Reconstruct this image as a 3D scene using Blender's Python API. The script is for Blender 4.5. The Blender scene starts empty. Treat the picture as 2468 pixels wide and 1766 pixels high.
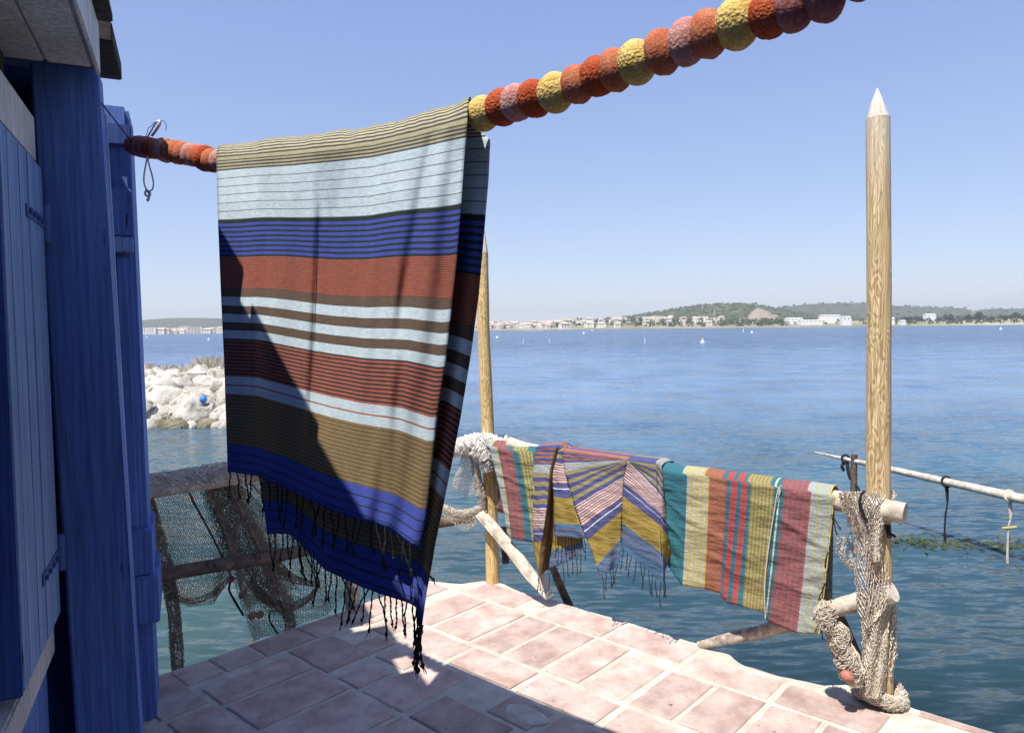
import bpy, bmesh, math, random
import numpy as np
from mathutils import Vector, noise as mnoise

scene = bpy.context.scene
COL = scene.collection
rnd = random.Random(7)

# ------------------------------------------------------------------ camera
F, PITCH, ROLL, EYE = 1750.0, math.radians(2.95), math.radians(0.61), 1.6
fw = np.array([0, math.cos(PITCH), -math.sin(PITCH)])
_r0 = np.array([1.0, 0, 0]); _u0 = np.array([0, math.sin(PITCH), math.cos(PITCH)])
rt = math.cos(ROLL) * _r0 - math.sin(ROLL) * _u0
up = math.cos(ROLL) * _u0 + math.sin(ROLL) * _r0
CAM = np.array([0, 0, EYE])
cd = bpy.data.cameras.new('camera'); cam = bpy.data.objects.new('camera', cd); COL.objects.link(cam)
cd.sensor_fit = 'HORIZONTAL'; cd.sensor_width = 36.0; cd.lens = F / 2468 * 36; cd.clip_start = 0.05; cd.clip_end = 30000
from mathutils import Matrix
cam.matrix_world = Matrix(((rt[0], up[0], -fw[0], 0), (rt[1], up[1], -fw[1], 0), (rt[2], up[2], -fw[2], EYE), (0, 0, 0, 1)))
scene.camera = cam

# ------------------------------------------------------------------ sky, sun, exposure
SUN_EL, SUN_HEAD = math.radians(63), math.radians(215)      # the sun stands behind the left shoulder, high
W = bpy.data.worlds.new('World'); scene.world = W; W.use_nodes = True
nt = W.node_tree; nt.nodes.clear()
sky = nt.nodes.new('ShaderNodeTexSky'); sky.sky_type = 'NISHITA'; sky.sun_disc = False
sky.sun_elevation = SUN_EL; sky.sun_rotation = SUN_HEAD; sky.air_density = 1.0; sky.dust_density = 0.0; sky.ozone_density = 3.5
tint = nt.nodes.new('ShaderNodeMixRGB'); tint.blend_type = 'MULTIPLY'; tint.inputs[0].default_value = 1.0
tint.inputs[2].default_value = (1.035, 1.065, 1.81, 1)
sep = nt.nodes.new('ShaderNodeSeparateColor'); com = nt.nodes.new('ShaderNodeCombineColor')
for ch, pw in enumerate((0.63, 0.63, 0.44)):
    pn = nt.nodes.new('ShaderNodeMath'); pn.operation = 'POWER'; pn.inputs[1].default_value = pw
    nt.links.new(sep.outputs[ch], pn.inputs[0]); nt.links.new(pn.outputs[0], com.inputs[ch])
bg = nt.nodes.new('ShaderNodeBackground'); bg.inputs[1].default_value = 0.135
ow = nt.nodes.new('ShaderNodeOutputWorld')
nt.links.new(sky.outputs[0], sep.inputs[0]); nt.links.new(com.outputs[0], tint.inputs[1]); nt.links.new(tint.outputs[0], bg.inputs[0]); nt.links.new(bg.outputs[0], ow.inputs[0])
sd = bpy.data.lights.new('sun', 'SUN'); sd.energy = 4.2; sd.angle = math.radians(0.53); sd.color = (1.0, 0.95, 0.87)
sun = bpy.data.objects.new('sun', sd); COL.objects.link(sun)
sdir = Vector((math.sin(SUN_HEAD) * math.cos(SUN_EL), math.cos(SUN_HEAD) * math.cos(SUN_EL), math.sin(SUN_EL)))
sun.rotation_euler = sdir.to_track_quat('Z', 'Y').to_euler(); sun.location = (0, 0, 30)
vs = scene.view_settings
scene.display_settings.display_device = 'sRGB'
vs.view_transform = 'Standard'; vs.look = 'None'; vs.gamma = 1.0; vs.exposure = 0.80; vs.use_curve_mapping = False
scene.cycles.max_bounces = 6; scene.cycles.transparent_max_bounces = 12; scene.cycles.volume_bounces = 0
scene.cycles.caustics_reflective = False; scene.cycles.caustics_refractive = False

# ------------------------------------------------------------------ measuring helpers (photo pixel -> place in the world)
def ray(px, py): return fw + (px - 1234) / F * rt + (883 - py) / F * up
def aty(px, py, Y): d = ray(px, py); return CAM + d * (Y / d[1])
def atz(px, py, z=0.0): d = ray(px, py); return CAM + d * ((z - EYE) / d[2])
def atp(px, py, p0, n): d = ray(px, py); return CAM + d * (np.dot(p0 - CAM, n) / np.dot(d, n))
def proj(p):
    v = np.array(p) - CAM; return 1234 + F * v.dot(rt) / v.dot(fw), 883 - F * v.dot(up) / v.dot(fw)

# ------------------------------------------------------------------ building helpers
def tag(o, label=None, cat=None, group=None, kind=None):
    if label: o['label'] = label
    if cat: o['category'] = cat
    if group: o['group'] = group
    if kind: o['kind'] = kind
    return o
def empty(name, loc, label=None, cat=None, group=None):
    o = bpy.data.objects.new(name, None); COL.objects.link(o); o.location = loc; o.empty_display_size = 0.1
    return tag(o, label, cat, group)
def wloc(o):
    l = Vector(o.location)
    while o.parent: o = o.parent; l += Vector(o.location)
    return l
class MB:
    def __init__(s): s.v = []; s.f = []; s.c = []; s.m = []
    def add(s, vs_, fs, col=None, mi=0):
        b = len(s.v); s.v.extend([tuple(map(float, p)) for p in vs_])
        for i, f in enumerate(fs):
            s.f.append(tuple(b + k for k in f)); s.m.append(mi)
            if col is not None: s.c.append(col[i] if isinstance(col, list) else col)
        return s
    def build(s, name, mats, parent=None, smooth=False, origin=None):
        me = bpy.data.meshes.new(name)
        v = np.array(s.v)
        if origin is None:
            lo, hi = v.min(0), v.max(0); origin = np.array([(lo[0] + hi[0]) / 2, (lo[1] + hi[1]) / 2, lo[2]])
        origin = np.array(origin, float)
        me.from_pydata((v - origin).tolist(), [], s.f)
        if not isinstance(mats, (list, tuple)): mats = [mats]
        for m in mats: me.materials.append(m)
        if len(mats) > 1: me.polygons.foreach_set('material_index', s.m)
        if smooth: me.polygons.foreach_set('use_smooth', [True] * len(me.polygons))
        if s.c:
            a = me.color_attributes.new('stripe', 'FLOAT_COLOR', 'CORNER')
            buf = []
            for f, c in zip(s.f, s.c): buf.extend([c[0], c[1], c[2], 1.0] * len(f))
            a.data.foreach_set('color', buf)
        me.update()
        o = bpy.data.objects.new(name, me); COL.objects.link(o)
        loc = Vector(origin)
        if parent is not None: o.parent = parent; loc -= wloc(parent)
        o.location = loc
        return o
def put(name, me, loc, parent=None, rot=(0, 0, 0), scale=(1, 1, 1)):
    o = bpy.data.objects.new(name, me); COL.objects.link(o)
    l = Vector(loc)
    if parent is not None: o.parent = parent; l -= wloc(parent)
    o.location = l; o.rotation_euler = rot; o.scale = scale
    return o
def tube(path, rad, n=8, cap=True, wob=0.0, seed=0, flat=1.0):
    P = [Vector(p) for p in path]; k = len(P)
    R = rad if isinstance(rad, (list, tuple)) else [rad] * k
    vs_, fs = [], []
    t = (P[1] - P[0]).normalized(); a = t.orthogonal().normalized()
    for i in range(k):
        t = (P[min(i + 1, k - 1)] - P[max(i - 1, 0)]).normalized()
        a = (a - t * a.dot(t)).normalized(); b = t.cross(a)
        for j in range(n):
            th = 2 * math.pi * j / n; r = R[i]
            if wob: r *= 1 + wob * mnoise.noise(Vector((math.cos(th) * 1.3 + seed, math.sin(th) * 1.3, i * 0.35 + seed)))
            vs_.append(P[i] + (a * math.cos(th) + b * math.sin(th) * flat) * r)
    for i in range(k - 1):
        for j in range(n):
            fs.append((i * n + j, i * n + (j + 1) % n, (i + 1) * n + (j + 1) % n, (i + 1) * n + j))
    if cap:
        e = len(vs_); vs_ += [v.copy() for v in vs_[:n]] + [v.copy() for v in vs_[(k - 1) * n:k * n]]
        fs.append(tuple(range(e + n - 1, e - 1, -1))); fs.append(tuple(e + n + j for j in range(n)))
    return vs_, fs
def lerp_path(pts, n):
    """smooth resampling of a polyline (Catmull-Rom)"""
    P = [np.array(p, float) for p in pts]
    if len(P) == 2: return [P[0] + (P[1] - P[0]) * i / (n - 1) for i in range(n)]
    L = [0]
    for a, b in zip(P, P[1:]): L.append(L[-1] + np.linalg.norm(b - a))
    out = []
    for i in range(n):
        s = L[-1] * i / (n - 1); k = 0
        while k < len(P) - 2 and s > L[k + 1]: k += 1
        t = (s - L[k]) / max(1e-9, L[k + 1] - L[k])
        p0 = P[k - 1] if k else 2 * P[0] - P[1]; p3 = P[k + 2] if k + 2 < len(P) else 2 * P[-1] - P[-2]
        p1, p2 = P[k], P[k + 1]
        out.append(0.5 * (2 * p1 + (p2 - p0) * t + (2 * p0 - 5 * p1 + 4 * p2 - p3) * t * t + (3 * p1 - p0 - 3 * p2 + p3) * t ** 3))
    return out
def box_bm(x0, x1, y0, y1, z0, z1): 
    v = [(x, y, z) for z in (z0, z1) for y in (y0, y1) for x in (x0, x1)]
    f = [(0, 2, 3, 1), (4, 5, 7, 6), (0, 1, 5, 4), (1, 3, 7, 5), (3, 2, 6, 7), (2, 0, 4, 6)]
    return v, f
def bevelled(vs_, fs, w=0.004, seg=1):
    bm = bmesh.new(); bv = [bm.verts.new(tuple(map(float, p))) for p in vs_]
    for f in fs: bm.faces.new([bv[i] for i in f])
    bmesh.ops.recalc_face_normals(bm, faces=bm.faces[:])
    bmesh.ops.bevel(bm, geom=bm.edges[:], offset=w, segments=seg, affect='EDGES', clamp_overlap=True)
    bm.verts.index_update()
    r = [tuple(v.co) for v in bm.verts], [tuple(v.index for v in f.verts) for f in bm.faces]
    bm.free(); return r
def vn(x, y=0.0, z=0.0): return mnoise.noise(Vector((x, y, z)))

# ------------------------------------------------------------------ materials
def new_mat(name):
    m = bpy.data.materials.new(name); m.use_nodes = True
    t = m.node_tree; b = t.nodes['Principled BSDF']
    return m, t, b
def N(t, kind, **kw):
    n = t.nodes.new(kind)
    for k, v in kw.items(): setattr(n, k, v)
    return n
def ramp(t, stops):
    r = N(t, 'ShaderNodeValToRGB')
    e = r.color_ramp.elements
    while len(e) < len(stops): e.new(0.5)
    for el, (p, c) in zip(e, stops): el.position = p; el.color = (*c, 1) if len(c) == 3 else c
    return r
def mat_noise(name, c1, c2, scale=8, detail=6, rough=0.8, bump=0.3, bscale=40, bdist=0.01, stretch=(1, 1, 1), rnd_amt=0.0,
              spots=None, spec=0.3, lo=0.35, hi=0.65, coord='Object', fine=None):
    m, t, b = new_mat(name)
    tc = N(t, 'ShaderNodeTexCoord'); mp = N(t, 'ShaderNodeMapping'); mp.inputs['Scale'].default_value = stretch
    t.links.new(tc.outputs[coord], mp.inputs[0])
    vec = mp.outputs[0]
    oi = N(t, 'ShaderNodeObjectInfo')
    if rnd_amt:
        ad = N(t, 'ShaderNodeVectorMath', operation='ADD'); sc_ = N(t, 'ShaderNodeVectorMath', operation='SCALE')
        sc_.inputs[3].default_value = 37.0
        cx = N(t, 'ShaderNodeCombineXYZ'); t.links.new(oi.outputs['Random'], cx.inputs[0]); t.links.new(oi.outputs['Random'], cx.inputs[1])
        t.links.new(cx.outputs[0], sc_.inputs[0]); t.links.new(vec, ad.inputs[0]); t.links.new(sc_.outputs[0], ad.inputs[1]); vec = ad.outputs[0]
    n1 = N(t, 'ShaderNodeTexNoise'); n1.inputs['Scale'].default_value = scale; n1.inputs['Detail'].default_value = detail
    n1.inputs['Roughness'].default_value = 0.62
    t.links.new(vec, n1.inputs['Vector'])
    r = ramp(t, [(lo, c1), (hi, c2)]); t.links.new(n1.outputs[0], r.inputs[0])
    col = r.outputs[0]
    if spots:
        n3 = N(t, 'ShaderNodeTexNoise'); n3.inputs['Scale'].default_value = spots[1]; n3.inputs['Detail'].default_value = 3
        t.links.new(vec, n3.inputs['Vector'])
        r3 = ramp(t, [(spots[2], (0, 0, 0)), (spots[2] + 0.07, (1, 1, 1))]); t.links.new(n3.outputs[0], r3.inputs[0])
        mx = N(t, 'ShaderNodeMixRGB'); t.links.new(r3.outputs[0], mx.inputs[0]); t.links.new(col, mx.inputs[1]); mx.inputs[2].default_value = (*spots[0], 1)
        col = mx.outputs[0]
    if fine:
        mf = N(t, 'ShaderNodeMapping'); mf.inputs['Scale'].default_value = fine[0]; t.links.new(tc.outputs[coord], mf.inputs[0])
        nf = N(t, 'ShaderNodeTexNoise'); nf.inputs['Scale'].default_value = 1; nf.inputs['Detail'].default_value = 7; nf.inputs['Roughness'].default_value = .68; t.links.new(mf.outputs[0], nf.inputs['Vector'])
        rf = ramp(t, [(.32, (fine[1],) * 3), (.5, (1, 1, 1)), (.70, (fine[2],) * 3)]); t.links.new(nf.outputs[0], rf.inputs[0])
        mq = N(t, 'ShaderNodeMixRGB'); mq.blend_type = 'MULTIPLY'; mq.inputs[0].default_value = 1; t.links.new(col, mq.inputs[1]); t.links.new(rf.outputs[0], mq.inputs[2]); col = mq.outputs[0]
    if rnd_amt:
        hs = N(t, 'ShaderNodeHueSaturation'); mr = N(t, 'ShaderNodeMapRange')
        mr.inputs[3].default_value = 1 - rnd_amt; mr.inputs[4].default_value = 1 + rnd_amt
        t.links.new(oi.outputs['Random'], mr.inputs[0]); t.links.new(mr.outputs[0], hs.inputs['Value']); t.links.new(col, hs.inputs['Color']); col = hs.outputs[0]
    t.links.new(col, b.inputs['Base Color'])
    b.inputs['Roughness'].default_value = rough; b.inputs['Specular IOR Level'].default_value = spec
    if bump:
        n2 = N(t, 'ShaderNodeTexNoise'); n2.inputs['Scale'].default_value = bscale; n2.inputs['Detail'].default_value = 6
        t.links.new(vec, n2.inputs['Vector'])
        bp = N(t, 'ShaderNodeBump'); bp.inputs['Strength'].default_value = bump; bp.inputs['Distance'].default_value = bdist
        t.links.new(n2.outputs[0], bp.inputs['Height']); t.links.new(bp.outputs[0], b.inputs['Normal'])
    return m
def mat_pine(name, c1, c2, grey=None, gz=1e9, off=(0.05, 0.02, 0)):
    """debarked pine pole: growth rings cut by the taper, so they show as cathedral grain, with knots and weather checks"""
    m, t, b = new_mat(name)
    tc = N(t, 'ShaderNodeTexCoord')
    mp = N(t, 'ShaderNodeMapping'); mp.inputs['Location'].default_value = off; mp.inputs['Scale'].default_value = (1, 1, 0.22)
    t.links.new(tc.outputs['Object'], mp.inputs[0])
    n0 = N(t, 'ShaderNodeTexNoise'); n0.inputs['Scale'].default_value = 13; n0.inputs['Detail'].default_value = 3
    t.links.new(mp.outputs[0], n0.inputs['Vector'])
    mx = N(t, 'ShaderNodeMixRGB'); mx.blend_type = 'ADD'; mx.inputs[0].default_value = 0.15
    t.links.new(mp.outputs[0], mx.inputs[1]); t.links.new(n0.outputs[1], mx.inputs[2])
    wv = N(t, 'ShaderNodeTexWave', wave_type='RINGS', rings_direction='Z'); wv.inputs['Scale'].default_value = 20
    wv.inputs['Distortion'].default_value = 1.2; wv.inputs['Detail'].default_value = 2; wv.inputs['Detail Scale'].default_value = 0.6
    t.links.new(mx.outputs[0], wv.inputs['Vector'])
    r = ramp(t, [(0.0, c2), (0.28, c1), (0.8, tuple(1.12 * x for x in c1)), (1.0, c2)]); t.links.new(wv.outputs[1], r.inputs[0])
    # fine fibres
    mp2 = N(t, 'ShaderNodeMapping'); mp2.inputs['Scale'].default_value = (150, 150, 4); t.links.new(tc.outputs['Object'], mp2.inputs[0])
    n2 = N(t, 'ShaderNodeTexNoise'); n2.inputs['Scale'].default_value = 1; n2.inputs['Detail'].default_value = 4; t.links.new(mp2.outputs[0], n2.inputs['Vector'])
    r2 = ramp(t, [(0.3, (0.62, 0.62, 0.62)), (0.6, (1.05, 1.05, 1.05))]); t.links.new(n2.outputs[0], r2.inputs[0])
    mu = N(t, 'ShaderNodeMixRGB'); mu.blend_type = 'MULTIPLY'; mu.inputs[0].default_value = 0.8
    t.links.new(r.outputs[0], mu.inputs[1]); t.links.new(r2.outputs[0], mu.inputs[2]); col = mu.outputs[0]
    mp3 = N(t, 'ShaderNodeMapping'); mp3.inputs['Scale'].default_value = (60, 60, 1.1); t.links.new(tc.outputs['Object'], mp3.inputs[0])
    n3 = N(t, 'ShaderNodeTexNoise'); n3.inputs['Scale'].default_value = 1; n3.inputs['Detail'].default_value = 2; t.links.new(mp3.outputs[0], n3.inputs['Vector'])
    r3 = ramp(t, [(.24, (.30, .24, .18)), (.30, (1, 1, 1))]); t.links.new(n3.outputs[0], r3.inputs[0])
    mc = N(t, 'ShaderNodeMixRGB'); mc.blend_type = 'MULTIPLY'; mc.inputs[0].default_value = 1; t.links.new(col, mc.inputs[1]); t.links.new(r3.outputs[0], mc.inputs[2]); col = mc.outputs[0]
    if grey:
        sx = N(t, 'ShaderNodeSeparateXYZ'); t.links.new(tc.outputs['Object'], sx.inputs[0])
        mr = N(t, 'ShaderNodeMapRange'); mr.inputs[1].default_value = gz - 0.5; mr.inputs[2].default_value = gz + 0.25; t.links.new(sx.outputs[2], mr.inputs[0])
        m3 = N(t, 'ShaderNodeMixRGB'); t.links.new(mr.outputs[0], m3.inputs[0]); t.links.new(col, m3.inputs[1]); m3.inputs[2].default_value = (*grey, 1)
        m4 = N(t, 'ShaderNodeMixRGB'); m4.blend_type = 'MULTIPLY'; m4.inputs[0].default_value = 0.6; t.links.new(m3.outputs[0], m4.inputs[1]); t.links.new(r2.outputs[0], m4.inputs[2]); col = m4.outputs[0]
    t.links.new(col, b.inputs['Base Color']); b.inputs['Roughness'].default_value = 0.75; b.inputs['Specular IOR Level'].default_value = 0.25
    bp = N(t, 'ShaderNodeBump'); bp.inputs['Strength'].default_value = 0.35; bp.inputs['Distance'].default_value = 0.003
    t.links.new(n2.outputs[0], bp.inputs['Height']); t.links.new(bp.outputs[0], b.inputs['Normal'])
    return m
def mat_cloth(name, weave=900.0, wr=0.25, crease=(3, 14, 9), slub=(45, 45, 420)):
    m, t, b = new_mat(name)
    at = N(t, 'ShaderNodeAttribute'); at.attribute_name = 'stripe'
    tc = N(t, 'ShaderNodeTexCoord')
    n1 = N(t, 'ShaderNodeTexNoise'); n1.inputs['Scale'].default_value = 1; n1.inputs['Detail'].default_value = 4; n1.inputs['Roughness'].default_value = 0.7
    mps = N(t, 'ShaderNodeMapping'); mps.inputs['Scale'].default_value = slub; t.links.new(tc.outputs['Object'], mps.inputs[0]); t.links.new(mps.outputs[0], n1.inputs['Vector'])
    r = ramp(t, [(0.3, (0.72, 0.72, 0.72)), (0.7, (1.22, 1.22, 1.22))]); t.links.new(n1.outputs[0], r.inputs[0])
    mu = N(t, 'ShaderNodeMixRGB'); mu.blend_type = 'MULTIPLY'; mu.inputs[0].default_value = 1
    t.links.new(at.outputs[0], mu.inputs[1]); t.links.new(r.outputs[0], mu.inputs[2])
    mp = N(t, 'ShaderNodeMapping'); mp.inputs['Scale'].default_value = crease; t.links.new(tc.outputs['Object'], mp.inputs[0])
    n2 = N(t, 'ShaderNodeTexNoise'); n2.inputs['Scale'].default_value = 1; n2.inputs['Detail'].default_value = 4; t.links.new(mp.outputs[0], n2.inputs['Vector'])
    b1 = N(t, 'ShaderNodeBump'); b1.inputs['Strength'].default_value = wr; b1.inputs['Distance'].default_value = 0.05; t.links.new(n2.outputs[0], b1.inputs['Height'])
    b2 = N(t, 'ShaderNodeBump'); b2.inputs['Strength'].default_value = 0.3; b2.inputs['Distance'].default_value = 0.001
    n3 = N(t, 'ShaderNodeTexNoise'); n3.inputs['Scale'].default_value = weave; t.links.new(tc.outputs['Object'], n3.inputs['Vector'])
    t.links.new(n3.outputs[0], b2.inputs['Height']); t.links.new(b1.outputs[0], b2.inputs['Normal'])
    t.links.new(mu.outputs[0], b.inputs['Base Color']); t.links.new(b2.outputs[0], b.inputs['Normal'])
    b.inputs['Roughness'].default_value = 0.95; b.inputs['Specular IOR Level'].default_value = 0.08
    return m
def mat_plain(name, c, rough=0.7, spec=0.3):
    m, t, b = new_mat(name); b.inputs['Base Color'].default_value = (*c, 1); b.inputs['Roughness'].default_value = rough
    b.inputs['Specular IOR Level'].default_value = spec; return m
def mat_painted(name, c, c2, sc=6, stretch=(1, 1, 0.12), chips=None):
    """old brushed paint over boards: streaks along the grain, a few dark nicks"""
    return mat_noise(name, c, c2, scale=sc, detail=8, rough=0.72, bump=0.5, bscale=sc * 6, bdist=0.005, stretch=stretch, spots=chips, spec=0.25, lo=0.3, hi=0.7, fine=((70, 70, 2.2), .62, 1.4))

M = {}
M['pine_a'] = mat_pine('pine_pole_wood', (0.72, 0.55, 0.31), (0.46, 0.31, 0.145), grey=(0.72, 0.65, 0.54), gz=3.95, off=(0.045, 0.03, 0))
M['pine_b'] = mat_pine('pine_pole_wood_yellow', (0.72, 0.53, 0.25), (0.47, 0.31, 0.12), off=(-0.03, 0.05, 0.4))
M['drift'] = mat_noise('weathered_driftwood', (0.20, 0.155, 0.12), (0.60, 0.52, 0.44), scale=5, rough=0.85, bump=0.6, bscale=30, bdist=0.006, stretch=(6, 6, 6))
M['drift_pale'] = mat_noise('bleached_driftwood', (0.36, 0.30, 0.24), (0.72, 0.64, 0.54), scale=14, rough=0.85, bump=0.6, bscale=60, bdist=0.006)
M['hewn'] = mat_noise('pale_hewn_wood', (0.56, 0.47, 0.35), (0.78, 0.71, 0.60), scale=22, rough=0.85, bump=0.5, bscale=60, bdist=0.004, stretch=(3, 3, .4))
M['brown_log'] = mat_noise('brown_weathered_log', (0.055, 0.038, 0.030), (0.20, 0.14, 0.11), scale=18, rough=0.85, bump=0.6, bscale=70, bdist=0.006)
M['net'] = mat_noise('net_twine', (0.46, 0.40, 0.32), (0.66, 0.59, 0.49), scale=20, rough=0.9, bump=0)
M['net_dark'] = mat_noise('old_net_twine', (0.20, 0.155, 0.115), (0.38, 0.30, 0.22), scale=20, rough=0.9, bump=0)
M['net_white'] = mat_noise('white_net_twine', (0.66, 0.62, 0.57), (0.85, 0.82, 0.78), scale=20, rough=0.9, bump=0)
M['black_cord'] = mat_plain('black_cord', (0.018, 0.018, 0.022), 0.8)
M['white_cord'] = mat_noise('white_cord', (0.55, 0.53, 0.52), (0.75, 0.73, 0.72), scale=200, rough=0.85, bump=0)
M['tassel'] = mat_noise('black_tassel_yarn', (0.010, 0.010, 0.012), (0.030, 0.030, 0.032), scale=300, rough=0.9, bump=0)
M['red_float'] = mat_noise('red_net_float', (0.36, 0.12, 0.09), (0.52, 0.23, 0.17), scale=60, rough=0.7, bump=0.3, bscale=120)
M['tile'] = mat_noise('terracotta_tile', (0.36, 0.245, 0.205), (0.52, 0.41, 0.36), scale=7, rough=0.8, bump=0.25, bscale=26, bdist=0.006, rnd_amt=0.13,
                      spots=((0.17, 0.10, 0.08), 44, 0.69), stretch=(1, 1, 1), lo=0.33, hi=0.62, fine=((11, 11, 11), .84, 1.14))
M['mortar'] = mat_noise('pale_mortar', (0.43, 0.385, 0.32), (0.60, 0.55, 0.465), scale=11, rough=0.9, bump=0.5, bscale=45, bdist=0.008)
M['slab'] = mat_noise('old_mortar_ledge', (0.30, 0.22, 0.24), (0.48, 0.38, 0.40), scale=8, rough=0.85, bump=0.4, bscale=45, bdist=0.008)
BL1, BL2 = (0.070, 0.130, 0.36), (0.145, 0.24, 0.53)
M['blue'] = mat_painted('deep_blue_paint', BL1, BL2, 3.5, chips=((0.02, 0.03, 0.08), 34, 0.685))
M['blue_pale'] = mat_painted('worn_pale_blue_paint', (0.15, 0.25, 0.46), (0.29, 0.40, 0.62), 9, chips=((0.03, 0.05, 0.11), 40, 0.68))
M['blue_dark'] = mat_painted('dark_blue_paint', (0.030, 0.062, 0.21), (0.055, 0.10, 0.30), 5)
M['whitewash'] = mat_painted('whitewashed_board', (0.44, 0.42, 0.40), (0.66, 0.63, 0.60), 5, stretch=(1, 1, 1), chips=((0.12, 0.11, 0.10), 22, 0.735))
M['roof_board'] = mat_noise('dark_roof_board', (0.028, 0.024, 0.020), (0.075, 0.064, 0.052), scale=7, rough=0.9, bump=0.5, bscale=50, bdist=0.006, stretch=(1, 6, 6))
M['metal_blue'] = mat_painted('painted_iron', (0.06, 0.11, 0.26), (0.10, 0.16, 0.33), 40)
def mat_foam(name, c1, c2, rough_=.85):
    m, t, b = new_mat(name)
    tc = N(t, 'ShaderNodeTexCoord'); oi = N(t, 'ShaderNodeObjectInfo')
    ad = N(t, 'ShaderNodeVectorMath', operation='ADD'); cx = N(t, 'ShaderNodeCombineXYZ'); t.links.new(oi.outputs['Random'], cx.inputs[0])
    t.links.new(tc.outputs['Object'], ad.inputs[0]); t.links.new(cx.outputs[0], ad.inputs[1])
    n1 = N(t, 'ShaderNodeTexNoise'); n1.inputs['Scale'].default_value = 30; n1.inputs['Detail'].default_value = 8; n1.inputs['Roughness'].default_value = 0.75
    t.links.new(ad.outputs[0], n1.inputs['Vector'])
    v = N(t, 'ShaderNodeTexVoronoi'); v.inputs['Scale'].default_value = 150; t.links.new(ad.outputs[0], v.inputs['Vector'])
    v2 = N(t, 'ShaderNodeTexNoise'); v2.inputs['Scale'].default_value = 170; v2.inputs['Detail'].default_value = 3; t.links.new(ad.outputs[0], v2.inputs['Vector'])
    mxv = N(t, 'ShaderNodeMath', operation='ADD'); t.links.new(v.outputs[0], mxv.inputs[0]); t.links.new(v2.outputs[0], mxv.inputs[1])
    r = ramp(t, [(0.34, c1), (0.62, c2)]); t.links.new(n1.outputs[0], r.inputs[0])
    r2 = ramp(t, [(0.50, (1.0, 1.0, 1.0)), (0.98, (0.42, 0.38, 0.36))]); t.links.new(mxv.outputs[0], r2.inputs[0])
    mu = N(t, 'ShaderNodeMixRGB'); mu.blend_type = 'MULTIPLY'; mu.inputs[0].default_value = 0.6; t.links.new(r.outputs[0], mu.inputs[1]); t.links.new(r2.outputs[0], mu.inputs[2])
    t.links.new(mu.outputs[0], b.inputs['Base Color']); b.inputs['Roughness'].default_value = 0.92; b.inputs['Specular IOR Level'].default_value = 0.15
    bp = N(t, 'ShaderNodeBump'); bp.invert = True; bp.inputs['Strength'].default_value = rough_; bp.inputs['Distance'].default_value = 0.003
    t.links.new(mxv.outputs[0], bp.inputs['Height']); t.links.new(bp.outputs[0], b.inputs['Normal'])
    return m
FO = dict(yellow=mat_foam('yellow_foam', (0.70, 0.46, 0.10), (0.93, 0.72, 0.28)), red=mat_foam('red_foam', (0.44, 0.065, 0.020), (0.62, 0.145, 0.058)),
          orange=mat_foam('orange_foam', (0.52, 0.13, 0.05), (0.66, 0.25, 0.14), .35), pink=mat_foam('pink_foam', (0.52, 0.21, 0.18), (0.72, 0.42, 0.38), .55),
          mauve=mat_foam('mauve_foam', (0.32, 0.10, 0.10), (0.46, 0.21, 0.20), .3))
M['cloth'] = mat_cloth('woven_cotton', wr=0.22, crease=(11, 11, 2.6))
M['towel'] = mat_cloth('creased_cotton', wr=0.50, crease=(5, 5, 17), slub=(220, 220, 60))
M['rock'] = mat_noise('white_limestone', (0.33, 0.30, 0.255), (0.56, 0.525, 0.465), scale=2.2, rough=0.9, bump=0.7, bscale=9, bdist=0.06, rnd_amt=0.15, spots=((0.17, 0.155, 0.14), 3.2, 0.60))
M['rock_tan'] = mat_noise('tan_limestone', (0.34, 0.25, 0.15), (0.50, 0.40, 0.28), scale=2.5, rough=0.9, bump=0.6, bscale=9, bdist=0.06, rnd_amt=0.1)
M['rock_wet'] = mat_noise('algae_stained_rock', (0.07, 0.06, 0.03), (0.24, 0.21, 0.15), scale=3.0, rough=0.7, bump=0.6, bscale=9, bdist=0.05, rnd_amt=0.15)
M['grass'] = mat_noise('dry_grass', (0.38, 0.33, 0.24), (0.56, 0.50, 0.40), scale=3, rough=0.9, bump=0)
M['weed'] = mat_noise('seaweed', (0.03, 0.045, 0.02), (0.08, 0.10, 0.03), scale=30, rough=0.5, bump=0)
M['white_paint'] = mat_plain('white_paint', (0.80, 0.80, 0.80), 0.5)
M['house_wall'] = mat_noise('pale_render', (0.60, 0.55, 0.48), (0.80, 0.76, 0.70), scale=0.1, rough=0.9, bump=0, rnd_amt=0.15)
M['house_roof'] = mat_noise('terracotta_roof', (0.42, 0.33, 0.28), (0.55, 0.45, 0.39), scale=0.3, rough=0.9, bump=0, rnd_amt=0.15)
M['shed'] = mat_noise('white_shed_cladding', (0.70, 0.70, 0.69), (0.82, 0.82, 0.81), scale=0.2, rough=0.7, bump=0)
M['window_far'] = mat_plain('dark_far_window', (0.05, 0.06, 0.08), 0.4)
M['leaf_far'] = mat_noise('far_foliage', (0.030, 0.045, 0.020), (0.085, 0.105, 0.045), scale=0.15, rough=0.9, bump=0, rnd_amt=0.2)
M['leaf_dark'] = mat_noise('far_dark_foliage', (0.018, 0.030, 0.016), (0.045, 0.065, 0.030), scale=0.2, rough=0.9, bump=0, rnd_amt=0.2)
M['bark'] = mat_noise('far_bark', (0.06, 0.045, 0.03), (0.10, 0.08, 0.06), scale=1, rough=0.9, bump=0)
M['shore'] = mat_noise('pale_shore', (0.12, 0.13, 0.06), (0.46, 0.39, 0.27), scale=0.012, rough=0.95, bump=0, lo=0.38, hi=0.68, coord='Generated', stretch=(700, 90, 1))
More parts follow.
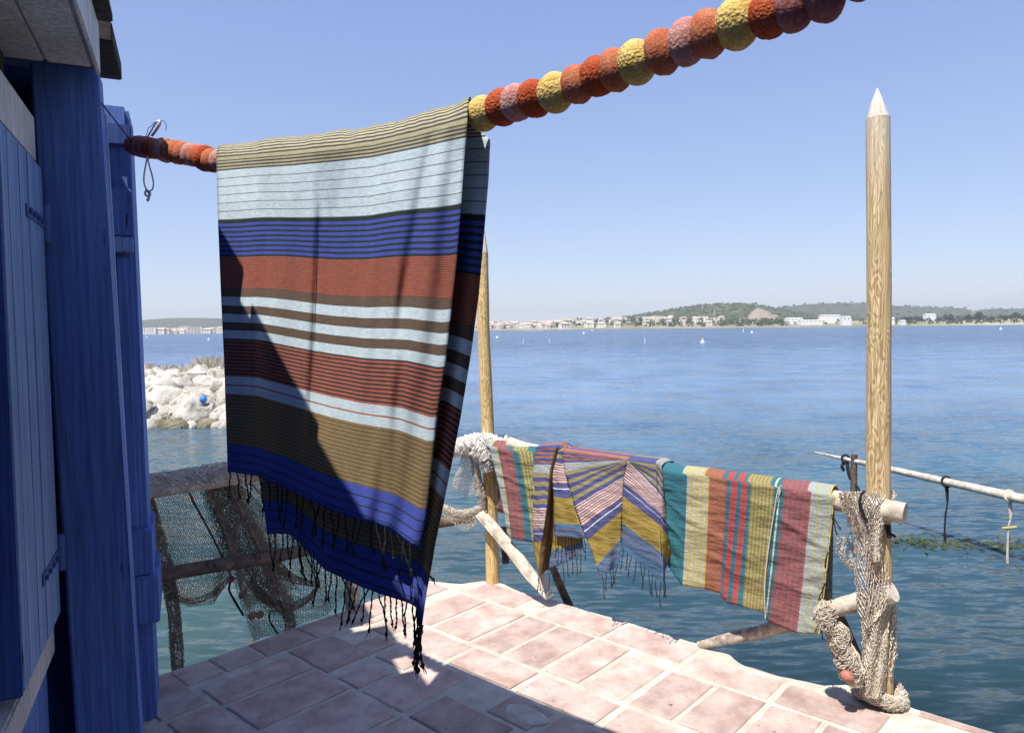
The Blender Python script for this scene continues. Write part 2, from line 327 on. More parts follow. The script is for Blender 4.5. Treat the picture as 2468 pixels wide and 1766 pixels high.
def mat_hill(name, c1, c2, bare, cut):
    m, t, b = new_mat(name)
    tc = N(t, 'ShaderNodeTexCoord'); mp = N(t, 'ShaderNodeMapping'); mp.inputs['Scale'].default_value = (0.012, 0.004, 0.03); t.links.new(tc.outputs['Object'], mp.inputs[0])
    n1 = N(t, 'ShaderNodeTexNoise'); n1.inputs['Scale'].default_value = 2.2; n1.inputs['Detail'].default_value = 9; n1.inputs['Roughness'].default_value = 0.7; t.links.new(mp.outputs[0], n1.inputs['Vector'])
    r = ramp(t, [(0.35, c1), (0.62, c2)]); t.links.new(n1.outputs[0], r.inputs[0])
    n2 = N(t, 'ShaderNodeTexNoise'); n2.inputs['Scale'].default_value = 0.5; n2.inputs['Detail'].default_value = 5; t.links.new(mp.outputs[0], n2.inputs['Vector'])
    r2 = ramp(t, [(cut, (0, 0, 0)), (cut + 0.03, (1, 1, 1))]); t.links.new(n2.outputs[0], r2.inputs[0])
    mx = N(t, 'ShaderNodeMixRGB'); t.links.new(r2.outputs[0], mx.inputs[0]); t.links.new(r.outputs[0], mx.inputs[1]); mx.inputs[2].default_value = (*bare, 1)
    t.links.new(mx.outputs[0], b.inputs['Base Color']); b.inputs['Roughness'].default_value = 0.95; b.inputs['Specular IOR Level'].default_value = 0.05
    return m
M['hill'] = mat_hill('scrub_hill', (0.045, 0.060, 0.030), (0.13, 0.14, 0.075), (0.40, 0.33, 0.25), 0.70)
M['ridge'] = mat_hill('far_ridge', (0.05, 0.06, 0.04), (0.10, 0.11, 0.07), (0.25, 0.22, 0.18), 0.75)
M['quarry'] = mat_noise('bare_quarry_earth', (0.21, 0.175, 0.13), (0.36, 0.30, 0.24), scale=0.05, rough=0.95, bump=0)
# ------------------------------------------------------------------ water
WZ = -0.9
def mat_water():
    m, t, b = new_mat('lagoon_water')
    gp = N(t, 'ShaderNodeNewGeometry')
    def nz(sx, sy, rot, scale, det):
        mp = N(t, 'ShaderNodeMapping'); mp.inputs['Scale'].default_value = (sx, sy, 1); mp.inputs['Rotation'].default_value = (0, 0, rot)
        t.links.new(gp.outputs['Position'], mp.inputs[0])
        n = N(t, 'ShaderNodeTexNoise'); n.inputs['Scale'].default_value = scale; n.inputs['Detail'].default_value = det; n.inputs['Roughness'].default_value = 0.55
        t.links.new(mp.outputs[0], n.inputs['Vector']); return n.outputs[0]
    def nzc(sx, sy, rot, scale, det):
        o = nz(sx, sy, rot, scale, det); return o.node.outputs[1]
    def slope(vec, k):
        sb = N(t, 'ShaderNodeVectorMath', operation='SUBTRACT'); t.links.new(vec, sb.inputs[0]); sb.inputs[1].default_value = (.5, .5, .5)
        ml = N(t, 'ShaderNodeVectorMath', operation='MULTIPLY'); t.links.new(sb.outputs[0], ml.inputs[0]); ml.inputs[1].default_value = (k, k * 1.25, 0); return ml.outputs[0]
    sy_ = N(t, 'ShaderNodeSeparateXYZ'); t.links.new(gp.outputs['Position'], sy_.inputs[0])
    fetch = N(t, 'ShaderNodeMapRange'); fetch.inputs[1].default_value = 5; fetch.inputs[2].default_value = 120; fetch.inputs[3].default_value = 1.1; fetch.inputs[4].default_value = 5.0; t.links.new(sy_.outputs[1], fetch.inputs[0])
    acc = None
    for args, k in (((0.5, 1.3, 0.45, 0.55, 2), .38), ((0.35, 1.5, 0.5, 3.4, 3), .62), ((0.4, 1.4, 0.55, 9.0, 3), .95), ((1, 1, 0.2, 0.06, 2), .10)):
        v_ = slope(nzc(*args), k)
        if acc is None: acc = v_
        else:
            ad = N(t, 'ShaderNodeVectorMath', operation='ADD'); t.links.new(acc, ad.inputs[0]); t.links.new(v_, ad.inputs[1]); acc = ad.outputs[0]
    fs_ = N(t, 'ShaderNodeVectorMath', operation='SCALE'); t.links.new(acc, fs_.inputs[0]); t.links.new(fetch.outputs[0], fs_.inputs[3]); acc = fs_.outputs[0]
    ad = N(t, 'ShaderNodeVectorMath', operation='ADD'); t.links.new(acc, ad.inputs[0]); ad.inputs[1].default_value = (0, 0, 1)
    nm = N(t, 'ShaderNodeVectorMath', operation='NORMALIZE'); t.links.new(ad.outputs[0], nm.inputs[0]); t.links.new(nm.outputs[0], b.inputs['Normal'])
    # body colour of the water: greener over the shallow bottom near the terrace's left side and the stone bank
    sx = N(t, 'ShaderNodeSeparateXYZ'); t.links.new(gp.outputs['Position'], sx.inputs[0])
    m1 = N(t, 'ShaderNodeMapRange'); m1.inputs[1].default_value = 1.2; m1.inputs[2].default_value = -2.6; t.links.new(sx.outputs[0], m1.inputs[0])
    m2 = N(t, 'ShaderNodeMapRange'); m2.inputs[1].default_value = 26.0; m2.inputs[2].default_value = 8.0; t.links.new(sx.outputs[1], m2.inputs[0])
    mm = N(t, 'ShaderNodeMath', operation='MULTIPLY'); t.links.new(m1.outputs[0], mm.inputs[0]); t.links.new(m2.outputs[0], mm.inputs[1])
    big = nz(1, 1, 0, 0.35, 4)
    far = N(t, 'ShaderNodeMapRange'); far.inputs[1].default_value = 4.0; far.inputs[2].default_value = 104.0; t.links.new(sx.outputs[1], far.inputs[0])
    dist_ramp = ramp(t, [(0.0, (0.011, 0.030, 0.036)), (0.08, (0.046, 0.102, 0.150)), (0.22, (0.105, 0.185, 0.315)), (0.5, (0.090, 0.165, 0.31)), (1.0, (0.040, 0.095, 0.21))]); t.links.new(far.outputs[0], dist_ramp.inputs[0])  # colour by distance: darkest near, palest midway, darker blue beyond
    r = N(t, 'ShaderNodeMixRGB'); t.links.new(mm.outputs[0], r.inputs[0]); t.links.new(dist_ramp.outputs[0], r.inputs[1]); r.inputs[2].default_value = (0.038, 0.076, 0.076, 1)
    rb = ramp(t, [(0.3, (0.75, 0.75, 0.75)), (0.7, (1.3, 1.3, 1.2))]); t.links.new(big, rb.inputs[0])
    mu = N(t, 'ShaderNodeMixRGB'); mu.blend_type = 'MULTIPLY'; mu.inputs[0].default_value = 1; t.links.new(r.outputs[0], mu.inputs[1]); t.links.new(rb.outputs[0], mu.inputs[2])
    t.links.new(mu.outputs[0], b.inputs['Base Color'])
    b.inputs['Roughness'].default_value = 0.16; b.inputs['IOR'].default_value = 1.333
    return m
M['water'] = mat_water()
wb = MB(); wb.add([(-8500, -400, WZ), (8500, -400, WZ), (8500, 9000, WZ), (-8500, 9000, WZ)], [(0, 1, 2, 3)])
wo = wb.build('water', M['water'], origin=(0, 0, WZ)); tag(wo, kind='structure')

# ------------------------------------------------------------------ far shore, hills
def px_at(px, Y): return (px - 1234) / F * Y
def land(name, ridge, Y0, Y1, Yr, mat, shape=1.4, rough=0.06, cols=160, rows=22, seed=0):
    xs = [p[0] for p in ridge]; b = MB(); vs_ = []
    for i in range(rows + 1):
        f = i / rows; Y = Y0 + (Y1 - Y0) * f
        fr = (Yr - Y0) / (Y1 - Y0)
        g = (f / fr) ** shape if f <= fr else max(0.0, 1 - ((f - fr) / (1 - fr)) ** 2)
        for j in range(cols + 1):
            px = xs[0] + (xs[-1] - xs[0]) * j / cols
            py = np.interp(px, xs, [p[1] for p in ridge])
            zr = aty(px, py, Yr)[2] - WZ
            z = WZ + zr * g * (1 + rough * 3 * vn(px * 0.02 + seed, f * 4) * min(1, 4 * abs(f - fr))) + rough * zr * 0.6 * vn(px * 0.09, f * 9, seed) * (1 if 0 < i < rows else 0)
            vs_.append((px_at(px, Y), Y, z if i else WZ - 0.3))
    fs = [(i * (cols + 1) + j, i * (cols + 1) + j + 1, (i + 1) * (cols + 1) + j + 1, (i + 1) * (cols + 1) + j) for i in range(rows) for j in range(cols)]
    SCRUB[name + str(seed)] = vs_; b.add(vs_, fs); o = b.build(name, mat, smooth=True, origin=(0, Y0, WZ)); tag(o, kind='structure'); return o
SCRUB = {}
YS = 1500.0
land('far_ridge', [(-500, 770), (100, 772), (340, 771), (420, 766), (500, 766), (600, 769), (760, 770), (1000, 778), (1180, 786)], 3600, 5200, 4600, M['ridge'], rough=0.03, seed=3)
land('far_ridge', [(1480, 780), (1700, 760), (1860, 745), (1917, 736), (1990, 731), (2070, 730), (2150, 737), (2230, 740), (2317, 743), (2355, 749), (2395, 745), (2468, 744), (2700, 742), (3100, 755)], 3000, 5000, 4000, M['ridge'], rough=0.03, seed=5)
land('hill', [(1380, 786), (1430, 779), (1485, 768), (1556, 757), (1612, 747), (1682, 736), (1739, 731), (1815, 733), (1835, 737), (1870, 744), (1930, 755), (2000, 764), (2100, 772), (2300, 778)], 1900, 2900, 2500, M['hill'], rough=0.03, seed=1)
SHORE = [(-700, 800), (340, 801), (700, 798), (1100, 791), (1165, 787), (1195, 783), (1320, 781), (1378, 776), (1428, 772), (1500, 771), (1600, 772), (1700, 774), (2000, 774), (2200, 770), (2468, 766), (3200, 764)]
land('shore', SHORE, YS, 2600, 2000, M['shore'], shape=0.8, rough=0.12, cols=260, seed=9)
# pale quarry face on the hillside
qb = MB()
qp = [(1775, 769), (1800, 758), (1826, 742), (1850, 749), (1880, 762), (1900, 770)]
for (a, c) in zip(qp, qp[1:]):
    qb.add([aty(a[0], 772, 2080), aty(c[0], 772, 2080), aty(c[0], c[1], 2330), aty(a[0], a[1], 2330), aty(c[0], 774, 2360), aty(a[0], 774, 2360)], [(0, 1, 2, 3), (3, 2, 4, 5)])
tag(qb.build('quarry', M['quarry']), kind='structure')

def ground_z(px, Y):       # height of the low shore at a place
    ridge = SHORE
    f = max(0, (Y - YS) / 500); py = np.interp(px, [p[0] for p in ridge], [p[1] for p in ridge])
    return WZ + (aty(px, py, 2000)[2] - WZ) * min(1, f) ** 0.8
# houses of the two far towns
def house_mesh(w, d, h, rf, hip):
    b = MB(); v, f = box_bm(-w / 2, w / 2, -d / 2, d / 2, -3, h); b.add(v, f, mi=0)
    e = 0.6
    if rf:
        k = w / 2 - (d / 2 if hip else 0)
        b.add([(-w / 2 - e, -d / 2 - e, h), (w / 2 + e, -d / 2 - e, h), (w / 2 + e, d / 2 + e, h), (-w / 2 - e, d / 2 + e, h), (-k, 0, h + rf), (k, 0, h + rf)],
              [(0, 1, 5, 4), (2, 3, 4, 5), (1, 2, 5), (3, 0, 4), (3, 2, 1, 0)], mi=1)
    for i in range(int(w // 4)):
        for k in range(int(h // 3)):
            x = -w / 2 + 2 + i * 4; z = 1 + k * 3
            b.add([(x - .6, -d / 2 - .05, z), (x + .6, -d / 2 - .05, z), (x + .6, -d / 2 - .05, z + 1.5), (x - .6, -d / 2 - .05, z + 1.5)], [(0, 1, 2, 3)], mi=2)
    o = b.build('house', [M['house_wall'], M['house_roof'], M['window_far']], origin=(0, 0, 0))
    me = o.data; bpy.data.objects.remove(o); return me
HM = [house_mesh(10, 8, 6, 2.0, False), house_mesh(14, 9, 6, 2.2, True), house_mesh(9, 8, 8.5, 1.8, False), house_mesh(18, 10, 9, 0, False), house_mesh(12, 8, 4, 1.8, True)]
def town(n, x0, x1, y0, y1, label, group, rise=0.0):
    for i in range(n):
        px = rnd.uniform(x0, x1); Y = rnd.uniform(y0, y1)
        o = put('house', rnd.choice(HM), (px_at(px, Y), Y, ground_z(px, Y) + rise * (Y - y0)), rot=(0, 0, rnd.uniform(-0.5, 0.5)), scale=(rnd.uniform(0.9, 1.6),) * 3)
        tag(o, label or town_label(px), 'house', group)
def town_label(px):
    if px < 345: return 'tiny far waterfront house close beside the hut edge'
    if px < 420: return 'tiny far waterfront house a little right of the hut'
    if px < 480: return 'tiny far waterfront house midway between hut and hanging cloth'
    if px < 545: return 'tiny far waterfront house close left of the hanging cloth'
    if px < 1150: return 'tiny far waterfront house hidden behind the hanging cloth'
    if px < 1230: return 'tiny far town house just right of the left pole'
    if px < 1300: return 'tiny far town house left of the motor boat'
    if px < 1345: return 'tiny far town house above the motor boat'
    if px < 1420: return 'tiny far town house right of the motor boat'
    if px < 1490: return 'tiny far town house at the foot of the green hill slope'
    if px < 1560: return 'tiny far house among trees below the left slope of the hill'
    if px < 1650: return 'tiny far house among trees below the hilltop'
    return 'tiny far house among trees left of the quarry'
town(105, 1150, 1490, 1530, 1950, None, 'houses of the far town right of the striped cloth')
town(34, 1490, 1740, 1600, 2150, None, 'houses among the trees below the hill')
town(60, 318, 600, 1520, 1640, None, 'houses of the far town left of the striped cloth')
town(16, 600, 1150, 1520, 1700, None, 'houses of the far town left of the striped cloth')
def shed(px0, px1, ptop, pbot, Y, label, d=14, step=None):
    b = MB(); A_ = aty(px0, pbot, Y); B_ = aty(px1, ptop, Y)
    v, f = box_bm(A_[0], B_[0], Y, Y + d, WZ, B_[2]); b.add(v, f)
    if step:
        v, f = box_bm(B_[0], aty(step[0], 0, Y)[0], Y + 1, Y + d, WZ, aty(step[0], step[1], Y)[2]); b.add(v, f)
    else:
        w_ = B_[0] - A_[0]
        b.add([(A_[0] - .5, Y - .5, B_[2]), (B_[0] + .5, Y - .5, B_[2]), (B_[0] + .5, Y + d, B_[2]), (A_[0] - .5, Y + d, B_[2]), (A_[0] - .5, Y + d / 2, B_[2] + 1.5), (B_[0] + .5, Y + d / 2, B_[2] + 1.5)],
              [(0, 1, 5, 4), (2, 3, 4, 5), (1, 2, 5), (3, 0, 4)])
    o = b.build('warehouse', M['shed']); tag(o, label, 'building')
    h = B_[2] - A_[2]
    n = max(2, int((B_[0] - A_[0]) / 9)); wv_, wf = [], []
    wbm = MB()
    for i in range(n):
        x = A_[0] + (B_[0] - A_[0]) * (i + 0.5) / n
        wbm.add([(x - 1, Y - .06, A_[2] + h * .5), (x + 1, Y - .06, A_[2] + h * .5), (x + 1, Y - .06, A_[2] + h * .72), (x - 1, Y - .06, A_[2] + h * .72)], [(0, 1, 2, 3)])
    wbm.build('window', M['window_far'], o)
shed(2031, 2051, 761, 778, 1560, 'white block building with a lower wing, left of the tall right pole', step=(2064, 768))
shed(1930, 1982, 772, 778, 1600, 'long low white shed, nearest the white block building')
shed(1895, 1935, 767, 774, 1680, 'long white shed below the pale quarry on the far shore')
shed(1978, 2026, 760, 767, 1760, 'pale grey shed in the second row behind the white block building')
shed(2149, 2157, 766, 777, 1560, 'narrow white building showing just right of the tall right pole')
shed(2172, 2184, 773, 781, 1540, 'small white cube building on the far shore right of the tall pole')
shed(2232, 2256, 757, 764, 1800, 'white roofed building half hidden by trees on the right far shore')
# trees along the far shore: single trees one can tell apart on the right, the rest one wood
def blob(b, c, r, n=14, mi=0, rr=rnd):
    for _ in range(n):
        th = rr.uniform(0, 2 * math.pi); cz = rr.uniform(-0.6, 1); q = math.sqrt(max(0, 1 - cz * cz)) * rr.uniform(0.5, 1)
        p = np.array([c[0] + r * q * math.cos(th), c[1] + r * q * math.sin(th), c[2] + r * 0.8 * cz]); s = r * rr.uniform(0.28, 0.5)
        e = [np.array([rr.gauss(0, 1), rr.gauss(0, 1), rr.gauss(0, 1)]) for _ in range(2)]
        e = [x / np.linalg.norm(x) * s for x in e]; k = np.cross(e[0], e[1]); k = k / (np.linalg.norm(k) + 1e-9) * s
        b.add([p + e[0], p + e[1], p - e[0] * .9, p - e[1] * .8, p + k, p - k], [(0, 1, 4), (1, 2, 4), (2, 3, 4), (3, 0, 4), (1, 0, 5), (2, 1, 5), (3, 2, 5), (0, 3, 5)], mi=mi)
tr = [(2215, 762, 13), (2262, 766, 9), (2290, 757, 16), (2335, 757, 20), (2360, 752, 17), (2385, 762, 11), (2420, 758, 13), (2447, 754, 14), (2466, 761, 10), (2190, 764, 11), (1990, 777, 6), (2105, 774, 7)]
TL = ['dark tree low on the shore, fifth from the tall pole', 'small dark tree left of the biggest dark clump', 'dark tree at the left of the biggest clump', 'tallest dark tree of the right far shore', 'dark tree just right of the tallest one', 'low dark tree right of the pylon', 'dark tree between the pylon and the right edge', 'tall dark tree near the right edge of the view', 'dark tree cut by the right edge of the view', 'dark tree nearest the right side of the tall pole', 'small dark tree left of the long white shed', 'small dark tree close left of the tall pole']
for (px, py, h), tl in zip(tr, TL):
    Y = 1620 + rnd.uniform(-30, 60); top = aty(px, py, Y); gz = ground_z(px, Y); h = max(6, top[2] - gz)
    r_ = empty('tree', (top[0], Y, gz), tl, 'tree', 'single trees on the right far shore')
    b = MB(); b.add(*tube([(top[0], Y, gz - 1), (top[0] + .4, Y, gz + h * .5)], [h * .05, h * .025], 6)); b.build('trunk', M['bark'], r_)
    b = MB()
    for _ in range(7): blob(b, (top[0] + rnd.uniform(-.45, .45) * h, Y + rnd.uniform(-.4, .4) * h, gz + h * rnd.uniform(.45, .8)), h * rnd.uniform(.2, .32), 16)
    b.build('crown', M['leaf_dark'], r_)
b = MB()
for _ in range(900):
    px = rnd.choice([rnd.uniform(1300, 2468), rnd.uniform(1490, 2000), rnd.uniform(2100, 2900)]); Y = rnd.uniform(1545, 2150)
    if 1900 < px < 2180 and Y < 1600: continue
    blob(b, (px_at(px, Y), Y, ground_z(px, Y) + 3), rnd.uniform(3, 8), 7)
for _ in range(160):
    px = rnd.uniform(1140, 1500); Y = rnd.uniform(1560, 2000); blob(b, (px_at(px, Y), Y, ground_z(px, Y) + 3), rnd.uniform(3, 6), 7)
for _ in range(120):
    px = rnd.uniform(-100, 1140); Y = rnd.uniform(1560, 1800); blob(b, (px_at(px, Y), Y, ground_z(px, Y) + 2), rnd.uniform(3, 6), 7)
o = b.build('shore_trees', M['leaf_far']); tag(o, 'grey green trees and scrub covering the far shore', 'trees', kind='stuff')
sb = MB()
for key, n, r0, r1 in (('hill1', 2600, 4, 9), ('far_ridge5', 1500, 8, 15)):
    src = [p for p in SCRUB[key] if p[2] > WZ + 12]
    for _ in range(n):
        p = rnd.choice(src); r = rnd.uniform(r0, r1); p = (p[0] + rnd.uniform(-14, 14), p[1] + rnd.uniform(-20, 20), p[2] + r * .1)
        q = [(p[0] + r * rnd.uniform(.6, 1.2) * math.cos(t), p[1] + r * math.sin(t), p[2] + rnd.uniform(-.2, .25) * r) for t in (0, 1.26, 2.5, 3.77, 5.0)]
        sb.add(q + [(p[0], p[1], p[2] + r * rnd.uniform(.5, .9))], [(0, 1, 5), (1, 2, 5), (2, 3, 5), (3, 4, 5), (4, 0, 5)])
tag(sb.build('hill_scrub', M['leaf_far']), 'dark scrub dotted over the far hills', 'scrub', kind='stuff')
# pylons on the skyline
def pylon(px, ptop, pbot, Y, label):
    T = aty(px, ptop, Y); Bt = aty(px, pbot, Y); b = MB(); h = T[2] - Bt[2]; w_ = h * .09
    for sx in (-1, 1):
        for sy in (-1, 1): b.add(*tube([(Bt[0] + sx * w_, Y + sy * w_, Bt[2] - 8), (T[0] + sx * .3, Y + sy * .3, T[2])], .28, 4))
    for k in range(8):
        q = k / 8; x = w_ * (1 - q); z = Bt[2] + h * q; z2 = Bt[2] + h * (q + .125); x2 = w_ * (1 - q - .125)
        b.add(*tube([(Bt[0] - x, Y - x, z), (Bt[0] + x2, Y - x2, z2)], .16, 3)); b.add(*tube([(Bt[0] + x, Y - x, z), (Bt[0] - x2, Y - x2, z2)], .16, 3))
    for q in (.72, .85): b.add(*tube([(Bt[0] - h * .13, Y, Bt[2] + h * q), (Bt[0] + h * .13, Y, Bt[2] + h * q)], .25, 4))
    tag(b.build('pylon', M['white_cord']), label, 'pylon')
pylon(2345, 722, 752, 2300, 'thin lattice pylon on the skyline at the right')
pylon(1722, 744, 762, 2250, 'right one of two thin pylons in front of the far hill')
pylon(1693, 734, 746, 2400, 'left one of two thin pylons in front of the far hill')
# boats, buoys and stakes on the lagoon
def onwater(px, py): return atz(px, py, WZ)
P_ = onwater(1318, 802); Y = 900.0; x = px_at(1318, Y)
r_ = empty('motor_boat', (x, Y, WZ), 'small white motor boat crossing the lagoon with a wake behind it', 'boat')
b = MB(); hv = []
for i in range(9):
    f = i / 8; wd = 1.1 * (1 - f ** 3) + .02; X = -3.2 + 6.8 * f; zt = .75 + .5 * f * f
    hv += [(x + X, Y - wd, WZ + zt), (x + X, Y - wd * .5, WZ - .1), (x + X, Y + wd * .5, WZ - .1), (x + X, Y + wd, WZ + zt)]
b.add(hv, [(i * 4 + j, i * 4 + j + 1, i * 4 + j + 5, i * 4 + j + 4) for i in range(8) for j in range(3)] + [(i * 4 + 3, i * 4, i * 4 + 4, i * 4 + 7) for i in range(8)] + [(0, 3, 2, 1)])
b.build('hull', M['white_paint'], r_)
b = MB(); v, f = bevelled(*box_bm(x - .8, x + 1.2, Y - .7, Y + .7, WZ + .75, WZ + 1.9), .15, 2); b.add(v, f); b.build('cabin', M['white_paint'], r_)
b = MB(); b.add([(x - .6, Y - .72, WZ + 1.3), (x + 1.0, Y - .72, WZ + 1.3), (x + .9, Y - .72, WZ + 1.7), (x - .6, Y - .72, WZ + 1.7)], [(0, 1, 2, 3)]); b.build('window', M['window_far'], r_)
wk = MB(); n_ = 40; wv_ = []
for i in range(n_):
    X = x - 3 - 26 * i / n_; wd = .5 + 1.0 * i / n_ * (1 + .4 * vn(i * .9)); wv_ += [(X, Y - wd, WZ + .05), (X, Y, WZ + .12 + .05 * vn(i * .7, 3)), (X, Y + wd, WZ + .05)]
wk.add(wv_, [(i * 3 + j, i * 3 + j + 1, i * 3 + j + 4, i * 3 + j + 3) for i in range(n_ - 1) for j in range(2)])
tag(wk.build('wake', M['white_paint']), 'white foam wake trailing behind the motor boat', 'wake', kind='stuff')
def buoy_mesh():
    b = MB(); prof = [(0, -.35), (.28, -.25), (.34, 0), (.30, .22), (.14, .36), (.05, .40), (.05, .75), (0, .76)]; n = 10; v = []
    for r, z in prof: v += [(r * math.cos(2 * math.pi * j / n), r * math.sin(2 * math.pi * j / n), z) for j in range(n)]
    b.add(v, [(i * n + j, i * n + (j + 1) % n, (i + 1) * n + (j + 1) % n, (i + 1) * n + j) for i in range(len(prof) - 1) for j in range(n)])
    o = b.build('buoy', M['white_paint'], origin=(0, 0, 0), smooth=True); me = o.data; bpy.data.objects.remove(o); return me
BM_ = buoy_mesh()
for px, py, s, lb in [(1693, 826, 1.0, 'white mooring buoy, the largest one between the two poles'), (354, 813, 1.1, 'small white buoy at the hut side of the left water'),
                      (503, 819, 1.1, 'small white buoy beside the left edge of the hanging cloth'), (1812, 802, 1.3, 'small white buoy below the pale quarry'),
                      (1198, 814, 1.0, 'small white buoy close to the right of the left pole'), (1407, 804, 1.4, 'small white buoy right of the motor boat'),
                      (1427, 797, 1.8, 'small white buoy just off the far town waterfront'), (2412, 794, 1.6, 'small white buoy far out right of the tall pole')]:
    p = onwater(px, py)
    if p[1] > 900: p = p * (900 / p[1]); 
    tag(put('buoy', BM_, (p[0], p[1], WZ), scale=(s,) * 3), lb, 'buoy')
for px, py, h, lb in [(1260, 827, 11, 'thin white stake rising from the water, nearest the left pole'), (1323, 826, 9, 'thin white stake in the water below the motor boat'),
                      (1553, 827, 12, 'thin white stake in the water left of the largest buoy'), (1790, 801, 9, 'thin pale stake far out below the quarry')]:
    p = onwater(px, py); q = aty(px + 2, py - h, p[1]); b = MB(); b.add(*tube([(p[0], p[1], WZ - .5), q], .05 * max(1, p[1] / 130), 6)); tag(b.build('stake', M['white_paint']), lb, 'stake')

# ------------------------------------------------------------------ stone bank on the left
def rock_mesh(seed, mat):
    rr = random.Random(seed); bm = bmesh.new()
    for _ in range(15):
        v = Vector((rr.gauss(0, 1), rr.gauss(0, 1), rr.gauss(0, 1))).normalized(); bm.verts.new((v.x * .62 * rr.uniform(.8, 1.1), v.y * .5 * rr.uniform(.8, 1.1), v.z * .42 * rr.uniform(.8, 1.1)))
    bmesh.ops.convex_hull(bm, input=bm.verts[:]); 
    for v in [v for v in bm.verts if not v.link_faces]: bm.verts.remove(v)
    bmesh.ops.bevel(bm, geom=bm.edges[:], offset=.11, segments=3, affect='EDGES', clamp_overlap=True)
    bmesh.ops.triangulate(bm, faces=bm.faces[:]); bmesh.ops.subdivide_edges(bm, edges=[e for e in bm.edges if e.calc_length() > .2], cuts=1)
    for v in bm.verts: v.co += v.co.normalized() * .06 * mnoise.noise(v.co * 3.5 + Vector((seed, 0, 0)))
    me = bpy.data.meshes.new('boulder'); bm.to_mesh(me); bm.free(); me.materials.append(mat); me.polygons.foreach_set('use_smooth', [True] * len(me.polygons)); return me
RM = [rock_mesh(i, M['rock']) for i in range(9)]; RT = rock_mesh(20, M['rock_tan']); RW = [rock_mesh(30 + i, M['rock_wet']) for i in range(3)]
for tier, (Y, z, n, sz) in enumerate([(19.3, -.95, 22, .7), (19.8, -.65, 17, 1.0), (20.3, -.35, 18, 1.0), (20.9, -.06, 19, .95), (21.5, .18, 20, .85), (22.3, .24, 20, .8), (23.3, .0, 16, 1.0)]):
    for i in range(n):
        px = 250 + (690 - 250) * (i + .5) / n + rnd.uniform(-9, 9)
        if px > 600 and tier > 3: z2 = z - .4
        else: z2 = z
        me = rnd.choice(RW) if tier == 0 and rnd.random() < .75 else rnd.choice(RM)
        lb, gp_ = ('white limestone boulder of the bank across the small bay', 'limestone boulders of the bank') if me in RM else ('brown algae stained boulder at the waterline of the bank', 'stained boulders at the waterline')
        if tier == 3 and i == 3: me = RT; lb, gp_ = 'tan coloured boulder, the only tan one in the white stone bank', None
        if gp_:
            rw_ = ['at the waterline', 'in the lowest dry row', 'second row up', 'middle row', 'fourth row up', 'along the top', 'behind the top'][tier]
            xx = 'off beyond the hut edge' if px < 335 else 'beside the hut edge' if px < 370 else 'a little right of the hut' if px < 405 else 'left of the middle' if px < 440 else 'right of the middle' if px < 475 else 'below the dry grass' if px < 510 else 'against the cloth edge' if px < 550 else 'behind the hanging cloth'
            lb = ('stained' if gp_.startswith('stained') else 'white') + ' boulder of the bank ' + rw_ + ', ' + xx
        s = sz * rnd.choice([rnd.uniform(.6, .85), rnd.uniform(.9, 1.15), rnd.uniform(1.1, 1.4)])
        tag(put('boulder', me, (px_at(px, Y), Y + rnd.uniform(-.15, .15), z2 + rnd.uniform(-.07, .07)), rot=(rnd.uniform(-.5, .5), rnd.uniform(-.4, .4), rnd.uniform(0, 6.28)), scale=(s, s, s * rnd.uniform(.85, 1.1))), lb, 'boulder', gp_)
bk = MB(); k = []
for (Y, z) in [(19.1, -1.6), (19.7, -1.1), (20.6, -.55), (21.6, -.2), (23.5, -.15), (25.5, -1.6)]: k += [(px_at(100, Y), Y, z), (px_at(690, Y), Y, z)]
bk.add(k, [(2 * i, 2 * i + 1, 2 * i + 3, 2 * i + 2) for i in range(5)]); tag(bk.build('stone_bank', M['rock_wet']), kind='structure')
b = MB()
for _ in range(1500):
    px = rnd.choice([rnd.gauss(510, 22), rnd.gauss(350, 12), rnd.uniform(330, 560)]); Y = 22.7 + rnd.uniform(-.5, 1.0); p = np.array([px_at(px, Y), Y, .30]); h = rnd.uniform(.2, .6) * (1 if abs(px - 510) < 45 else .62)
    d = np.array([rnd.gauss(0, .25), rnd.gauss(0, .2), 1]) * h; sd_ = np.array([.011, .006, 0]); mid = p + d * .55 + np.array([0, 0, .04])
    b.add([p - sd_, p + sd_, mid + sd_ * .7, mid - sd_ * .7, p + d + np.array([d[0] * .4, 0, 0])], [(0, 1, 2, 3), (3, 2, 4)])
tag(b.build('dry_grass', M['grass']), 'dry pale grass growing along the top of the stone bank', 'grass', kind='stuff')
def ball_mesh(name, mat, r, n=16, m_=10, amp=0.0, seed=0, ax=(1, 1, 1), pw=1.0):
    b = MB(); v = []
    for i in range(m_ + 1):
        th = math.pi * i / m_
        for j in range(n):
            ph = 2 * math.pi * j / n; d = np.array([math.sin(th) * math.cos(ph), math.sin(th) * math.sin(ph), math.cos(th)])
            k = 1 + amp * (vn(*(d * 1.6 + seed)) + .45 * vn(*(d * 5 + seed * 2)))
            e = np.sign(d) * np.abs(d) ** pw
            v.append(tuple(e * r * k * np.array(ax)))
    b.add(v, [(i * n + j, (i + 1) * n + j, (i + 1) * n + (j + 1) % n, i * n + (j + 1) % n) for i in range(m_) for j in range(n)])
    o = b.build(name, mat, smooth=True, origin=(0, 0, 0)); me = o.data; bpy.data.objects.remove(o); return me
M['blue_plastic'] = mat_plain('blue_plastic', (0.06, 0.20, 0.62), .4)
tag(put('net_float', ball_mesh('net_float', M['blue_plastic'], .10, amp=.1), aty(490, 962, 19.45)), 'small bright blue float lying among the white boulders', 'float')

